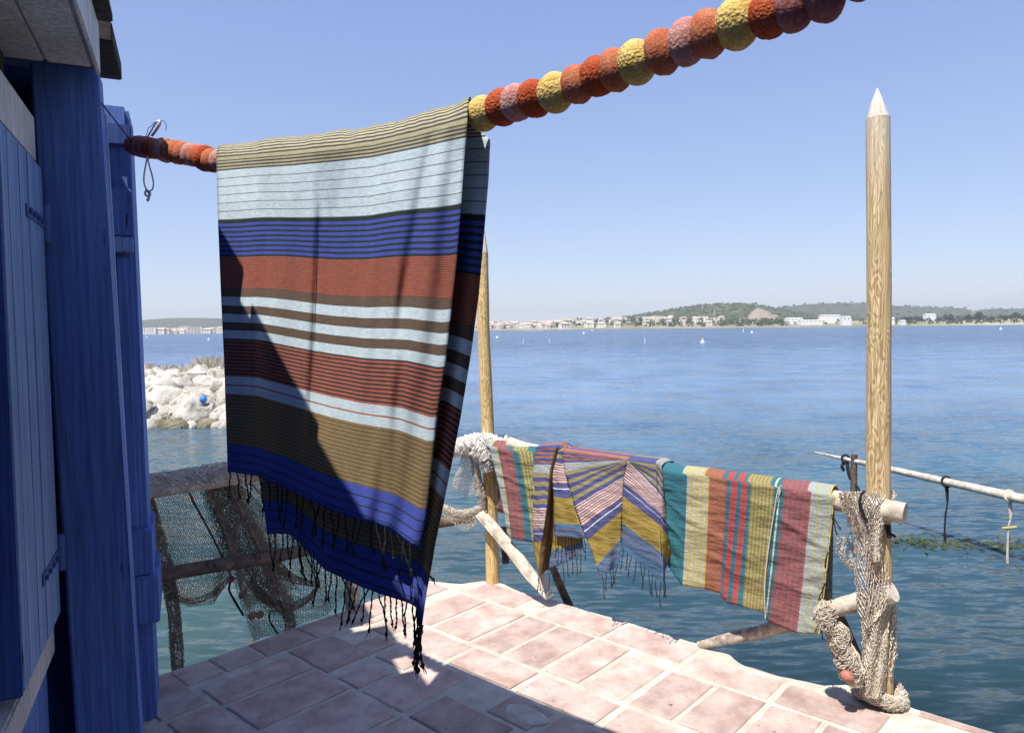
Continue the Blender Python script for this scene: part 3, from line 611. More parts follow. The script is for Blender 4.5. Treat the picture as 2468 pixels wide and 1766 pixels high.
# ------------------------------------------------------------------ terrace of terracotta tiles
O_ = np.array([-0.138, 4.545, 0]); A_ = np.array([.748, -.664, 0]); B_ = np.array([.664, .748, 0])
A_ /= np.linalg.norm(A_); B_ = np.array([-A_[1], A_[0], 0])
def ab(a, b, z=0.0): return O_ + A_ * a + B_ * b + np.array([0, 0, z])
edge = [(-.335, -.25), (-.30, -.235), (-.2, -.19), (-.13, -.15), (-.06, -.02), (0.06, .02), (.16, .0), (.26, -.02), (.34, .0), (.5, .012), (.72, .0), (.95, .015), (1.10, .008), (1.27, .006), (1.5, .012), (1.6, -.005), (1.66, -.055),
        (1.74, -.078), (1.85, -.068), (1.97, -.035), (2.05, -.02), (2.12, .05), (2.30, .05), (2.40, .02), (2.52, .012), (2.7, .02), (3.1, .015), (3.6, .01), (4.6, .01)]
left = [(-.33, -.5), (-.34, -.74), (-.325, -.98), (-.34, -1.22), (-.33, -1.5), (-.335, -1.8), (-.36, -2.1), (-.35, -2.6), (-.35, -9.5)]
outl = edge + [(8.0, .01), (8.0, -9.5)] + left[::-1]
def prism(poly, z0, z1, jit=0.0):
    n = len(poly); v = [ab(a, b_, z0) for a, b_ in poly] + [ab(a, b_, z1) for a, b_ in poly]
    f = [tuple(range(n))[::-1], tuple(range(n, 2 * n))] + [(i, (i + 1) % n, n + (i + 1) % n, n + i) for i in range(n)]
    return v, f
fine = []
for (p, q) in zip(outl, outl[1:] + outl[:1]):
    L = math.hypot(q[0] - p[0], q[1] - p[1]); k = max(1, min(30, int(L / .03)))
    for i in range(k):
        t = i / k; a = p[0] + (q[0] - p[0]) * t; c = p[1] + (q[1] - p[1]) * t
        j = .007 if L < 1.2 else 0; fine.append((a + j * vn(a * 23, c * 23), c + j * vn(a * 23 + 9, c * 23)))
b = MB(); b.add(*prism(fine, -.16, -.006)); ter = b.build('terrace', M['mortar'], origin=ab(1.5, -1.5, -.16)); tag(ter, kind='structure')
b = MB(); b.add(*prism([(-.31, -.28), (-.1, -.16), (.05, -.0), (1.55, -.0), (1.6, .0), (2.0, -.0), (7.9, -.0), (7.9, -9.4), (-.31, -9.4)], -.5, -.165)); tag(b.build('terrace_base', M['slab'], origin=ab(1.5, -1.5, -.5)), kind='structure')
b = MB(); b.add(*prism([(1.52, -.14), (1.60, -.03), (1.72, -.012), (1.90, -.018), (2.03, -.03), (2.08, -.12)], -.45, -.030)); b.build('ledge', M['slab'], ter)
tiles = []
def row(b0, b1, joints, gap=.016, skip=()):
    for i, (x, y) in enumerate(zip(joints, joints[1:])):
        if i not in skip: tiles.append((x + gap + rnd.uniform(-.004, .004), y - gap + rnd.uniform(-.004, .004), b0 + rnd.uniform(-.004, .004), b1 + rnd.uniform(-.004, .004)))
row(-.245, -.035, [-.02, .40], .02)
row(-.245, -.022, [.54, 1.01, 1.47], .018)
row(-.31, -.115, [1.47, 1.92, 2.36], .018)
row(-.315, -.06, [2.36, 2.80, 3.25, 3.7, 4.15], .02)
tiles.append((2.43, 2.86, -.035, .008)); tiles.pop(-2 if False else -5)
row(-.72, -.275, [-.02, .22, .52, .74, .995, 1.215], .016)
row(-.725, -.345, [1.215, 1.455, 1.69, 1.925, 2.16, 2.40, 2.63, 2.87, 3.1, 3.34, 3.58], .016)
row(-.955, -.76, [-.05, .16, .585, 1.02, 1.47, 1.92, 2.37, 2.82, 3.27, 3.72], .018)
row(-1.145, -.985, [.08, .26, .52], .02)
row(-1.16, -.985, [1.03, 1.30, 1.62, 2.06, 2.5, 2.94, 3.38], .02)
row(-1.395, -1.14, [-.11, .26], .02); row(-1.395, -1.19, [.30, .50], .02)
row(-1.40, -1.0, [.50, .805], .018)
row(-1.40, -1.185, [.81, 1.24, 1.68, 2.12, 2.56, 3.0, 3.44], .018)
row(-1.86, -1.425, [-.06, .17, .46, .80, 1.06, 1.30, 1.54, 1.78, 2.02, 2.26, 2.5, 2.74, 2.98, 3.22], .016)
for k in range(4):
    b1 = -1.89 - .24 * k * 1.4
    if k % 2 == 0: row(b1 - .20, b1, [-.34 + .44 * i for i in range(9)], .018)
    else: row(b1 - .42, b1 + .06, [-.32 + .235 * i for i in range(16)], .016)
# left margin tiles, laid lengthways along the water
for (b0, b1) in [(-.50, -.27), (-.98, -.55), (-1.21, -1.0), (-1.49, -1.23), (-1.70, -1.51), (-1.885, -1.72)]: tiles.append((-.318, -.13, b0, b1))
tiles += [(-.10, .0 - .035, -1.09, -.80), (-.095, .045, -1.87, -1.55)] if False else [(-.105, -.06, -.95, -.78)]
def tile_mesh(a0, a1, b0, b1, z):
    n = 3; pts = []
    for i in range(n): pts.append((a0 + (a1 - a0) * i / n, b0))
    for i in range(n): pts.append((a1, b0 + (b1 - b0) * i / n))
    for i in range(n): pts.append((a1 - (a1 - a0) * i / n, b1))
    for i in range(n): pts.append((a0, b1 - (b1 - b0) * i / n))
    cx, cy = (a0 + a1) / 2, (b0 + b1) / 2
    pts = [(x + rnd.uniform(-.0035, .0035), y + rnd.uniform(-.0035, .0035)) for x, y in pts]
    m_ = len(pts); e = .006
    ins = [(x - e * np.sign(x - cx) * (abs(x - cx) > (a1 - a0) * .45), y - e * np.sign(y - cy) * (abs(y - cy) > (b1 - b0) * .45)) for x, y in pts]
    tx, ty = rnd.uniform(-.004, .004), rnd.uniform(-.004, .004)
    zz = lambda x, y, d: z + d + tx * (x - cx) + ty * (y - cy)
    v = [ab(x, y, z - .03) for x, y in pts] + [ab(x, y, zz(x, y, -.004)) for x, y in pts] + [ab(x, y, zz(x, y, 0)) for x, y in ins]
    f = [(k * m_ + i, k * m_ + (i + 1) % m_, (k + 1) * m_ + (i + 1) % m_, (k + 1) * m_ + i) for k in (0, 1) for i in range(m_)] + [tuple(2 * m_ + i for i in range(m_))]
    return v, f
for (a0, a1, b0, b1) in tiles:
    b = MB(); b.add(*tile_mesh(a0, a1, b0, b1, rnd.uniform(-.001, .003))); b.build('tile', M['tile'], ter)
# small mortar mended stone in the shaded joint
b = MB(); v = []
for k, (rr_, z) in enumerate([(1, -.008), (.96, .001), (.7, .004)]): v += [ab(1.20 + rr_ * .11 * math.cos(t) * (1 + .1 * math.sin(3 * t)), -1.08 + rr_ * .062 * math.sin(t) * (1 + .08 * math.cos(2 * t)), z) for t in [2 * math.pi * i / 18 for i in range(18)]]
b.add(v, [(k * 18 + i, k * 18 + (i + 1) % 18, k * 18 + 18 + (i + 1) % 18, k * 18 + 18 + i) for k in (0, 1) for i in range(18)] + [tuple(36 + i for i in range(18))]); b.build('mended_patch', M['mortar'], ter)

# ------------------------------------------------------------------ the blue hut on the left
w_ = np.array([-.411, .911, 0]); m_o = np.array([.911, .411, 0])
def H(al, out, z): return w_ * al + m_o * out + np.array([0, 0, z])
hut = empty('fishing_hut', H(1.8, -.9, 0), 'blue painted wooden fishing hut with open shutter and dark roof boards, at the left', 'hut')
def hbox(name, a0, a1, o0, o1, z0, z1, mat, bev=.004, lean=0.0, parent=None, skew=0.0):
    v, f = box_bm(a0, a1, o0, o1, z0, z1)
    v, f = bevelled(v, f, bev, 2)
    b = MB(); b.add([H(a + skew * (z - z0), o + lean * (2.4 - z), z) for a, o, z in v], f); return b.build(name, mat, parent or hut)
LN = .022
hbox('wall', -4.6, 2.58, -2.6, -.415, -.02, .655, M['blue'], .004)  # walls, soffit and roof lengthened behind the camera to cut sky fill
hbox('wall', -4.6, 2.58, -2.6, -.43, .658, 2.105, M['blue_pale'], .003)
hbox('sill', -4.6, 2.585, -2.6, -.392, .62, .715, M['whitewash'], .006)
hbox('lintel', -4.6, 2.585, -2.6, -.385, 2.108, 2.245, M['whitewash'], .006)
hbox('wall', -4.6, 2.5, -2.6, -.44, 2.247, 2.54, M['roof_board'], .003)
hbox('wall', 2.75, 3.6, -2.6, -.30, -.02, 2.44, M['blue_dark'], .004)
hbox('corner_post', 2.602, 2.745, -.395, -.215, -.02, 2.415, M['blue'], .007, LN)
# fillet strip and second post with stepped blocks
hbox('fillet', 2.90, 2.95, -.30, -.222, .1, 2.36, M['blue_pale'], .004, LN * .8)
hbox('corner_post', 3.302, 3.62, -.36, -.172, -.02, 2.50, M['blue'], .016, LN * .4)
hbox('block', 3.27, 3.30, -.30, -.165, 2.34, 2.42, M['blue_dark'], .004, LN * .4)
hbox('block', 3.26, 3.30, -.30, -.172, 1.98, 2.17, M['blue'], .006, LN * .4)
hbox('block', 3.25, 3.30, -.30, -.176, 1.92, 1.978, M['blue_pale'], .004, LN * .4)
hbox('block', 3.25, 3.62, -.30, -.142, .42, .615, M['blue'], .005, LN * .4)
hbox('block', 3.265, 3.62, -.30, -.158, .618, .80, M['blue'], .005, LN * .4)
hbox('batten', 3.27, 3.30, -.24, -.205, .82, 1.90, M['blue'], .004, LN * .4)
# shutter of upright planks, edge towards us
sh = empty('shutter', H(2.3, -.39, .74), None); sh.parent = hut; sh.location = Vector(H(2.3, -.39, .74)) - wloc(hut)
xs = [2.022, 2.10, 2.235, 2.345, 2.455, 2.575]
for i, (a, c) in enumerate(zip(xs, xs[1:])):
    hbox('plank', a + .002, c - .002, -.412 if i else -.425, -.372 + rnd.uniform(-.002, .002), .745, 2.095, M['blue_pale'] , .004, parent=sh)
hbox('shutter_edge', 2.006, 2.0225, -.428, -.374, .742, 2.09, M['blue_dark'], .004, parent=sh)
for z, nm in ((1.93, 'hinge'), (.93, 'hinge')):
    b = MB(); pz = [H(2.583, -.366, z - .055), H(2.583, -.366, z + .055)]; b.add(*tube(pz, .013, 10)); hg = b.build(nm, M['metal_blue'], sh, smooth=False)
    hbox('strap', 2.30, 2.58, -.3725, -.368, z - .018, z + .018, M['metal_blue'], .002, parent=sh)
    for k in range(4):
        b = MB(); p = H(2.33 + .06 * k, -.3665, z); b.add(*tube([p, p + m_o * .006], .007, 8)); b.build('bolt', M['blue_dark'], sh)
# soffit planks and roof boards above
for (o0, o1) in ((-.62, -.49), (-.487, -.345), (-.342, -.222)): hbox('soffit_plank', -4.6, 2.53, o0, o1, 2.392, 2.425, M['whitewash'], .005)
hbox('fascia', -4.6, 2.58, -.2195, -.207, 2.385, 2.54, M['whitewash'], .004)
rb = [(2.735, 3.14, -.182), (2.155, 2.575, -.168), (1.76, 2.085, -.20), (1.42, 1.745, -.235), (1.0, 1.41, -.19), (.55, .99, -.2), (.1, .54, -.17), (-.4, .09, -.18)]
for a0, a1, o1 in rb: hbox('roof_board', a0, a1, -1.2, o1, 2.548, 2.612 if a0 > 2.7 else 2.576, M['roof_board'], .004, skew=0)
b = MB()
for i in range(2): pass
b.add([H(-4.6, -.25, 2.58), H(3.1, -.25, 2.58), H(3.1, -1.6, 3.0), H(-4.6, -1.6, 3.0), H(-4.6, -2.7, 2.6), H(3.1, -2.7, 2.6)], [(0, 1, 2, 3), (3, 2, 5, 4)]); b.build('roof_sheet', M['roof_board'], hut)

# unseen porch added to block sky fill: plank roof, posts, wall behind the viewer
def wbox(name, x0, x1, y0, y1, z0, z1, mat):
    b = MB(); v, f = bevelled(*box_bm(x0, x1, y0, y1, z0, z1), .006, 1); b.add(v, f); return b.build(name, mat, hut)
for i in range(23):
    y = .835 - .215 * i; x0 = (-.15 - .411 * y) / .911; x1 = 4.6 if y < .63 else .40 - (y - .85) * 1.28
    wbox('added_shade_board', x0, x1, y - .205, y, 2.62 + rnd.uniform(-.004, .004), 2.645, M['roof_board'])
for x, y in ((4.45, .5), (4.45, -3.9)): wbox('added_shade_post', x - .06, x + .06, y - .06, y + .06, -.02, 2.615, M['blue'])
for i in range(20): wbox('added_shade_plank', 1.3 + .165 * i, 1.3 + .165 * i + .16, -4.16, -4.12, -.02, 2.6, M['blue_dark'])

# ------------------------------------------------------------------ string of foam floats
SC0 = aty(522, 360, 2.444); SN = np.array([.62, .785, 0]); SN /= np.linalg.norm(SN)
spx = [(325, 352), (410, 364), (480, 377), (530, 388), (700, 372), (900, 350), (1000, 327), (1090, 304), (1163, 275), (1246, 248), (1336, 225), (1437, 186), (1538, 150), (1651, 104), (1776, 58), (1851, 38), (1911, 17), (1983, -10), (2060, -52), (2140, -105), (2300, -215), (2480, -340)]
SP = [atp(px, py, SC0, SN) for px, py in spx]
fine_s = lerp_path(SP, 400); cum = [0.0]
for p, q in zip(fine_s, fine_s[1:]): cum.append(cum[-1] + np.linalg.norm(q - p))
def string_at(s):
    i = int(np.clip(np.searchsorted(cum, s) - 1, 0, len(cum) - 2)); t = (s - cum[i]) / (cum[i + 1] - cum[i]); return fine_s[i] + (fine_s[i + 1] - fine_s[i]) * t
def string_px(px):         # arc length of the place on the string seen at pixel column px
    return cum[int(np.argmin([abs(proj(p)[0] - px) for p in fine_s]))]
gar = empty('float_garland', string_at(.6), 'string of red, orange, pink and yellow foam floats stretched from the hut across the sky', 'garland')
FMS = {}
for k in FO:
    if k == 'yellow': FMS[k] = [ball_mesh('float', FO[k], .0425, 28, 18, .035, s * 3.1, (1, 1, .95)) for s in range(2)]
    else: FMS[k] = [ball_mesh('float', FO[k], .041, 26, 14, .05, s * 2.3 + len(k), (1, 1, .82), .93) for s in range(2)]
def add_float(s, kind, half, k=0, rs=1.0):
    p = string_at(s); d = Vector(string_at(s + .01) - string_at(s - .01)).normalized()
    d = (d + Vector((rnd.uniform(-.13, .13), rnd.uniform(-.13, .13), rnd.uniform(-.13, .13)))).normalized()
    me = FMS[kind][k % 2]; q = d.to_track_quat('Z', 'Y'); q.rotate(Matrix.Rotation(0, 3, 'X'))
    base = .0425 * .95 if kind == 'yellow' else .041 * .82
    r_ = rs * rnd.uniform(.94, 1.06)
    o = put('float', me, p, gar, rot=q.to_euler(), scale=(r_ * rnd.uniform(.95, 1.04), r_ * rnd.uniform(.95, 1.04), half / base))
    if kind == 'yellow': o['label'] = 'yellow float'
s0, s1 = .004, string_px(1140)
nl = int((s1 - s0) / .047)
seq_l = ['mauve', 'mauve', 'mauve', 'red', 'orange', 'pink', 'orange', 'orange', 'orange', 'pink', 'orange', 'red', 'orange', 'pink', 'red']
for i in range(nl): add_float(s0 + (s1 - s0 - .02) * i / (nl - 1) if False else s0 + .047 * i, seq_l[i] if i < len(seq_l) else rnd.choice(['red', 'orange', 'pink']), .033, i, .90 if i > 12 else 1.0)
vis = [(1163, 'yellow'), (1208, 'red'), (1246, 'pink'), (1287, 'red'), (1336, 'yellow'), (1390, 'orange'), (1437, 'red'), (1480, 'orange'), (1538, 'yellow'), (1599, 'orange'), (1651, 'pink'), (1705, 'orange'), (1776, 'yellow'), (1851, 'red'), (1911, 'mauve'), (1983, 'mauve')]
for i, (px, kd) in enumerate(vis): add_float(string_px(px), kd, .040 if kd == 'yellow' else .034, i)
sx_ = string_px(1983) + .06; k_ = 0
while sx_ < cum[-1] - .02: add_float(sx_, ['mauve', 'red', 'orange', 'yellow', 'orange', 'red', 'pink'][k_ % 7], .036, k_); sx_ += .058; k_ += 1
b = MB(); b.add(*tube([H(2.62, -.215, 2.32)] + [string_at(cum[-1] * i / 60) for i in range(61)] + [string_at(cum[-1]) + (string_at(cum[-1]) - string_at(cum[-1] - .1)) * 6], .0022, 6, cap=False)); b.build('line', M['black_cord'], gar)
# white cord loop tied round the string near its left end
Lp = lambda px, py: atp(px, py, SC0 - SN * .046, SN)
lc = empty('cord_loop', Lp(355, 490), 'white cord loop with a knotted end tied over the left end of the float string', 'cord')
b = MB()
b.add(*tube(lerp_path([Lp(356, 330), Lp(365, 315), Lp(375, 298), Lp(382, 291), Lp(386, 297), Lp(378, 312), Lp(366, 328)], 20), .0045, 8, flat=.6)); b.build('strap', M['white_cord'], lc)
b = MB()
b.add(*tube(lerp_path([Lp(355, 378), Lp(351, 400), Lp(347, 425), Lp(348, 445), Lp(356, 460), Lp(366, 458), Lp(370, 445), Lp(367, 425), Lp(360, 400), Lp(355, 378)], 30), .0028, 7)); b.build('loop', M['white_cord'], lc)
b = MB()
b.add(*tube(lerp_path([Lp(352, 458), Lp(362, 466), Lp(358, 474), Lp(350, 468), Lp(354, 458), Lp(360, 470), Lp(357, 484), Lp(355, 480)], 26), .0040, 7)); b.build('knot', M['white_cord'], lc)
b = MB(); b.add(*tube(lerp_path([Lp(350, 330), Lp(356, 318), Lp(357, 309), Lp(366, 304), Lp(371, 297), Lp(384, 293), Lp(394, 292), Lp(400, 300), Lp(400, 316)], 26), .0012, 5)); b.build('wire', M['black_cord'], lc)

# ------------------------------------------------------------------ big striped cloth over the string
D = 1.0872
def dpx(L): return [np.array([x * D, y * D]) for x, y in L]
def poly_at(P, t):
    L = [0]
    for a, c in zip(P, P[1:]): L.append(L[-1] + np.linalg.norm(c - a))
    s = t * L[-1]; k = int(np.clip(np.searchsorted(L, s) - 1, 0, len(P) - 2)); q = (s - L[k]) / (L[k + 1] - L[k]); return P[k] + (P[k + 1] - P[k]) * q
def coons(T, Bt, L, R, u, v):
    l, r = poly_at(L, v), poly_at(R, v); t, c = poly_at(T, u), poly_at(Bt, u)
    return (1 - u) * l + u * r + (1 - v) * t + v * c - ((1 - u) * (1 - v) * L[0] + u * (1 - v) * R[0] + (1 - u) * v * L[-1] + u * v * R[-1])
LBc, BLUE, DK, YEL, NAV, RED, BRN, TAN, DTAN, GRN = (.52, .62, .66), (.065, .092, .36), (.032, .043, .041), (.42, .39, .23), (.080, .073, .090), (.36, .115, .082), (.130, .092, .070), (.25, .18, .09), (.145, .105, .060), (.04, .06, .05)
def big_stripes():
    S = []          # (v0, v1, colour)
    def band(v0, v1, n, c1, c2, duty=.5):
        h = (v1 - v0) / n
        for i in range(n): S.append((v0 + i * h, v0 + (i + duty) * h, c1)); S.append((v0 + (i + duty) * h, v0 + (i + 1) * h, c2))
    band(0, .067, 7, YEL, NAV, .52)
    y = .067
    for i in range(6):
        h = (.218 - .067) / 6; S.append((y, y + h - .0022, LBc)); S.append((y + h - .0022, y + h, (.11, .16, .16))); y += h
    S.append((.218, .229, DK)); band(.229, .332, 7, BLUE, DK, .58)
    band(.332, .429, 18, RED, (.15, .062, .045), .6)
    S.append((.429, .456, BRN)); S.append((.456, .484, LBc)); S.append((.484, .510, BRN)); S.append((.510, .536, LBc)); S.append((.536, .561, BRN)); S.append((.561, .587, LBc))
    band(.587, .703, 11, DK, RED, .42)
    S += [(.703, .728, LBc), (.728, .732, RED), (.732, .757, LBc)]
    band(.757, .913, 15, TAN, DTAN, .6)
    S += [(.913, .938, BLUE), (.938, .941, DK), (.941, .962, BLUE), (.962, .965, DK), (.965, .985, BLUE), (.985, .988, DK), (.988, 1.0, BLUE)]
    return S
ST = [(max(0, (a * 907 - 32) / 875), (c * 907 - 32) / 875, k) for a, c, k in big_stripes() if c * 907 > 32]
vs_rows = []
for (v0, v1, c) in ST:
    k = max(1, int((v1 - v0) / .009 + .5))
    for i in range(k): vs_rows.append((v0 + (v1 - v0) * i / k, c))
fl = dpx([(480, 357), (484, 500), (490, 650), (497, 800), (502, 950), (505, 1045)]); fr = dpx([(1036, 274), (1028, 365), (1022, 460), (1012, 580), (1000, 690), (988, 800), (967, 940), (955, 1060), (944, 1150), (930, 1212)])
ft = dpx([(480, 357), (560, 350), (644, 343), (750, 332), (828, 322), (920, 302), (1003, 281), (1036, 274)]); fb = dpx([(505, 1045), (575, 1055), (640, 1085), (720, 1125), (785, 1148), (860, 1172), (915, 1212), (930, 1212)])
rl = dpx([(500, 357), (530, 600), (560, 880), (577, 1045), (585, 1120), (592, 1183)]); rr_ = dpx([(1050, 280), (1087, 310), (1083, 400), (1073, 520), (1062, 650), (1045, 780), (1022, 920), (1003, 1020), (985, 1110), (966, 1200), (956, 1260), (946, 1310), (935, 1390)])
rtp = dpx([(500, 357), (560, 350), (644, 343), (750, 332), (828, 322), (920, 302), (1003, 284), (1050, 280)]); rbm = dpx([(592, 1183), (640, 1183), (665, 1205), (720, 1262), (800, 1300), (850, 1318), (905, 1335), (922, 1345), (935, 1390)])
NU = 84
def fold(u, v, s):
    a = .55 + .45 * v
    return (.013 * math.sin(9.5 * u + 1.2 * v + s) + .009 * math.sin(23 * u - 2.0 * v + 1.7 * s) + .004 * math.sin(51 * u + 3 * v) + .010 * vn(u * 9, v * 1.6, s + 7)) * a + .016 * vn(u * 3.2, v * 2.1, s) * v \
        - .010 * math.exp(-((u - .42 + .03 * v) / .012) ** 2) * (1 - .7 * v) - .009 * math.exp(-((u - .115) / .010) ** 2) * (1 - .5 * v) - .012 * math.exp(-((u - .86 + .2 * v) / .025) ** 2) * (1 - v) + .008 * math.exp(-((u - .70 - .1 * v) / .03) ** 2)
cb = MB(); rows = []
rc = []
cap_n = 33
for i, (v, c) in reversed(list(enumerate(vs_rows + [(1.0, BLUE)]))):
    rw = []
    for j in range(NU + 1):
        u = j / NU; p = coons(ft, fb, fl, fr, u, v)
        dy = 5.0 * vn(u * 5, v * 3, 4) * min(1, 5 * v) * (1 - v * .6)
        fo = -1.25 * fold(u, v, .3); off = -(.056 + .012 * v) + min(.004 + .10 * v, fo) if fo > 0 else -(.056 + .012 * v) + fo * min(1, .3 + 5 * v); rw.append(atp(p[0], p[1] + dy, SC0 + SN * off, SN))
    rows.append(rw); rc.append(c)
front_top = rows[-1]
rear_rows = []
for i, (v, c) in enumerate(vs_rows + [(1.0, BLUE)]):
    rw = []
    for j in range(NU + 1):
        u = j / NU; p = coons(rtp, rbm, rl, rr_, u, v)
        fo = fold(u, v, 2.1); off = .054 * (1 - v) + .014 * v + max(-.004 - .10 * v, fo * min(1, .2 + 4 * v)) + (.04 * max(0, u - .9) * 10 * v * (1 - v)); rw.append(atp(p[0], p[1], SC0 + SN * off, SN))
    rear_rows.append((rw, c))
cap = []
for k in range(1, cap_n):
    th = math.pi * k / cap_n; rw = []
    for j in range(NU + 1):
        u = j / NU; f_, g = front_top[j], rear_rows[0][0][j]
        c_ = (f_ + g) / 2; h = (f_ - g) / 2
        sz = min(fine_s, key=lambda q: (q[0] - c_[0]) ** 2 + (q[1] - c_[1]) ** 2)[2]; lift = sz + .050 - c_[2] + .005 * vn(u * 30, k * .04) + .006 * vn(u * 9, k * .05, 3)
        rw.append(c_ + h * math.cos(th) + np.array([0, 0, 1.0]) * lift * math.sin(th))
    cap.append(rw)
allrows = rows + cap + [r for r, _ in rear_rows]
allcol = rc[1:] + [YEL] + [(NAV if k % 2 else YEL) for k in range(cap_n - 1)] + [c for _, c in rear_rows]
# fine stripes across the fold
flat = [p for r in allrows for p in r]; n1 = NU + 1
fs, cs = [], []
for i in range(len(allrows) - 1):
    for j in range(NU): fs.append((i * n1 + j, i * n1 + j + 1, (i + 1) * n1 + j + 1, (i + 1) * n1 + j)); cs.append(allcol[i])
cb.add(flat, fs, cs)
cloth = cb.build('striped_cloth', M['cloth'], smooth=True, origin=SC0 + np.array([.4, -.4, -1.0]))
sol = cloth.modifiers.new('thickness', 'SOLIDIFY'); sol.thickness = .0012; sol.offset = 0
tag(cloth, 'large cotton cloth striped pale blue, royal blue, rust and brown, hung over the float string', 'cloth')
# tassels: twisted black yarns with a knot, along both hems
def tassel_mesh(seed, L=.085):
    rr2 = random.Random(seed); b = MB(); pts = [(0, 0, .006)]; x = y = 0
    for i in range(1, 9): x += rr2.gauss(0, .0022); y += rr2.gauss(0, .0018); pts.append((x, y, -L * i / 8))
    P = lerp_path(pts, 18)
    for ph in (0, math.pi): b.add(*tube([p + np.array([.0016 * math.cos(i * 1.1 + ph), .0016 * math.sin(i * 1.1 + ph), 0]) for i, p in enumerate(P)], .0018, 5))
    e = P[-1]; b.add(*tube([e + np.array([0, 0, .006]), e + np.array([0, 0, .002]), e, e - np.array([0, 0, .005])], [.0018, .0052, .0055, .0022], 7))
    for k in range(3): b.add(*tube([e, e + np.array([rr2.gauss(0, .004), rr2.gauss(0, .004), -.014])], [.0014, .0006], 4))
    o = b.build('tassel', M['tassel'], smooth=True, origin=(0, 0, 0)); me = o.data; bpy.data.objects.remove(o); return me
TM = [tassel_mesh(i) for i in range(6)]
hemF = rows[0]; hemR = rear_rows[-1][0]
for hem, n, lo, hi in ((hemF, 27, .5, 83.5), (hemR, 30, 1, 76)):
    for k in range(n):
        j = lo + (hi - lo) * k / (n - 1) + rnd.uniform(-.5, .5); j = min(max(j, 0), NU - .001); i = int(j); p = hem[i] + (hem[i + 1] - hem[i]) * (j - i)
        sc_ = rnd.uniform(.85, 1.3) * (1.0 if hem is hemF else 1.12)
        put('tassel', rnd.choice(TM), p, cloth, rot=(rnd.gauss(0, .14), rnd.gauss(0, .14), rnd.uniform(0, 6.28)), scale=(.85, .85, sc_))
for k in range(5):
    p = hemR[NU - k] if k < 3 else hemR[NU - 2 * k]; put('tassel', TM[k], p, cloth, rot=(rnd.gauss(0, .15), .22 * rnd.uniform(.2, 1), k), scale=(1.2, 1.2, 1.15 + .12 * k))

# ------------------------------------------------------------------ poles
RN = np.array([.664, .748, 0]); RP0 = np.array([-.138, 4.525, 0.0])       # the vertical plane of the railing
def RPt(px, py, off=0.0): return atp(px, py, RP0 + B_ * off, B_)
def pole(name, pts, rads, tip, mat, label, seed):
    P = lerp_path(pts, 40); k = len(P); R = list(np.interp(np.linspace(0, 1, k), np.linspace(0, 1, len(rads)), rads))
    v, f = tube(P, R, 28, False, .06, seed); b = MB(); b.add(v, f)
    n = 28; o = b.build(name, mat, smooth=True, origin=pts[0]); tag(o, label, 'pole')
    T = np.array(tip); c = P[-1]; rr2 = random.Random(seed); k2 = 9; ax = (T - c); tb_ = MB(); rings = []
    for f_, q_ in ((-.02, 1.012), (.0, 1.0), (.45, .60), (.86, .17)):
        rings.append([c + ax * (f_ + (rr2.uniform(-.06, .06) if 0 < f_ < .8 else 0)) + np.array([math.cos(t), math.sin(t), 0]) * R[-1] * q_ * rr2.uniform(.9, 1.08 if 0 < f_ else 1.0) for t in [6.2832 * (i + rr2.uniform(-.2, .2)) / k2 for i in range(k2)]])
    tip_v = [p for r_ in rings for p in r_] + [T]
    tb_.add(tip_v, [(q * k2 + i, q * k2 + (i + 1) % k2, q * k2 + k2 + (i + 1) % k2, q * k2 + k2 + i) for q in range(3) for i in range(k2)] + [(3 * k2 + i, 3 * k2 + (i + 1) % k2, 4 * k2) for i in range(k2)])
    tb_.build('hewn_tip', M['hewn'], o)
    return o
Yr_ = 3.03
def at_r(px, py): return aty(px, py, Yr_)
pole('wooden_pole', [np.array([at_r(2122, 1690)[0], Yr_, -1.4]), at_r(2122, 1690), at_r(2117, 1180), at_r(2119, 700), at_r(2116, 285)], [.052, .050, .0485, .047, .0455], at_r(2114, 211), M['pine_a'], 'tall sharpened pine pole at the right end of the towel rail', 2)
Yl = 4.545
def at_l(px, py): return aty(px, py, Yl)
pole('wooden_pole', [np.array([at_l(1188, 1405)[0], Yl, -1.4]), at_l(1188, 1405), at_l(1178, 1100), at_l(1166, 800), at_l(1163, 610)], [.047, .045, .042, .0395, .036], at_l(1163, 525), M['pine_b'], 'shorter pine pole at the left end of the towel rail, partly behind the hanging cloth', 5)

# ------------------------------------------------------------------ railing logs
rail = empty('log_railing', ab(1.0, .02, 0), 'rough driftwood railing between the two poles, hung with towels', 'railing')
def log(name, pts, rads, mat, parent, seed=0, n=14, label=None, wob=.09, k=24):
    P = lerp_path(pts, k); R = list(np.interp(np.linspace(0, 1, k), np.linspace(0, 1, len(rads)), rads))
    b = MB(); b.add(*tube(P, R, n, True, wob, seed)); o = b.build(name, mat, parent, smooth=True)
    if label: o['label'] = label
    return o
railpts = [RPt(1228, 1066, -.05), RPt(1300, 1088, -.05), RPt(1600, 1134, -.05), RPt(1850, 1176, -.05), RPt(2060, 1214, -.06), RPt(2182, 1237, -.06)]
log('top_rail', railpts, [.035, .043, .045, .043, .044, .043], M['drift_pale'], rail, 1)
log('lower_rail', [RPt(1960, 1478, -.06), RPt(2075, 1448, -.06), RPt(2152, 1424, -.07)], [.034, .040, .043], M['drift_pale'], rail, 4)
log('brace', [RPt(2016, 1478, .03), RPt(2045, 1550, .03), RPt(2078, 1632, .03)], [.03, .034, .036], M['brown_log'], rail, 6)
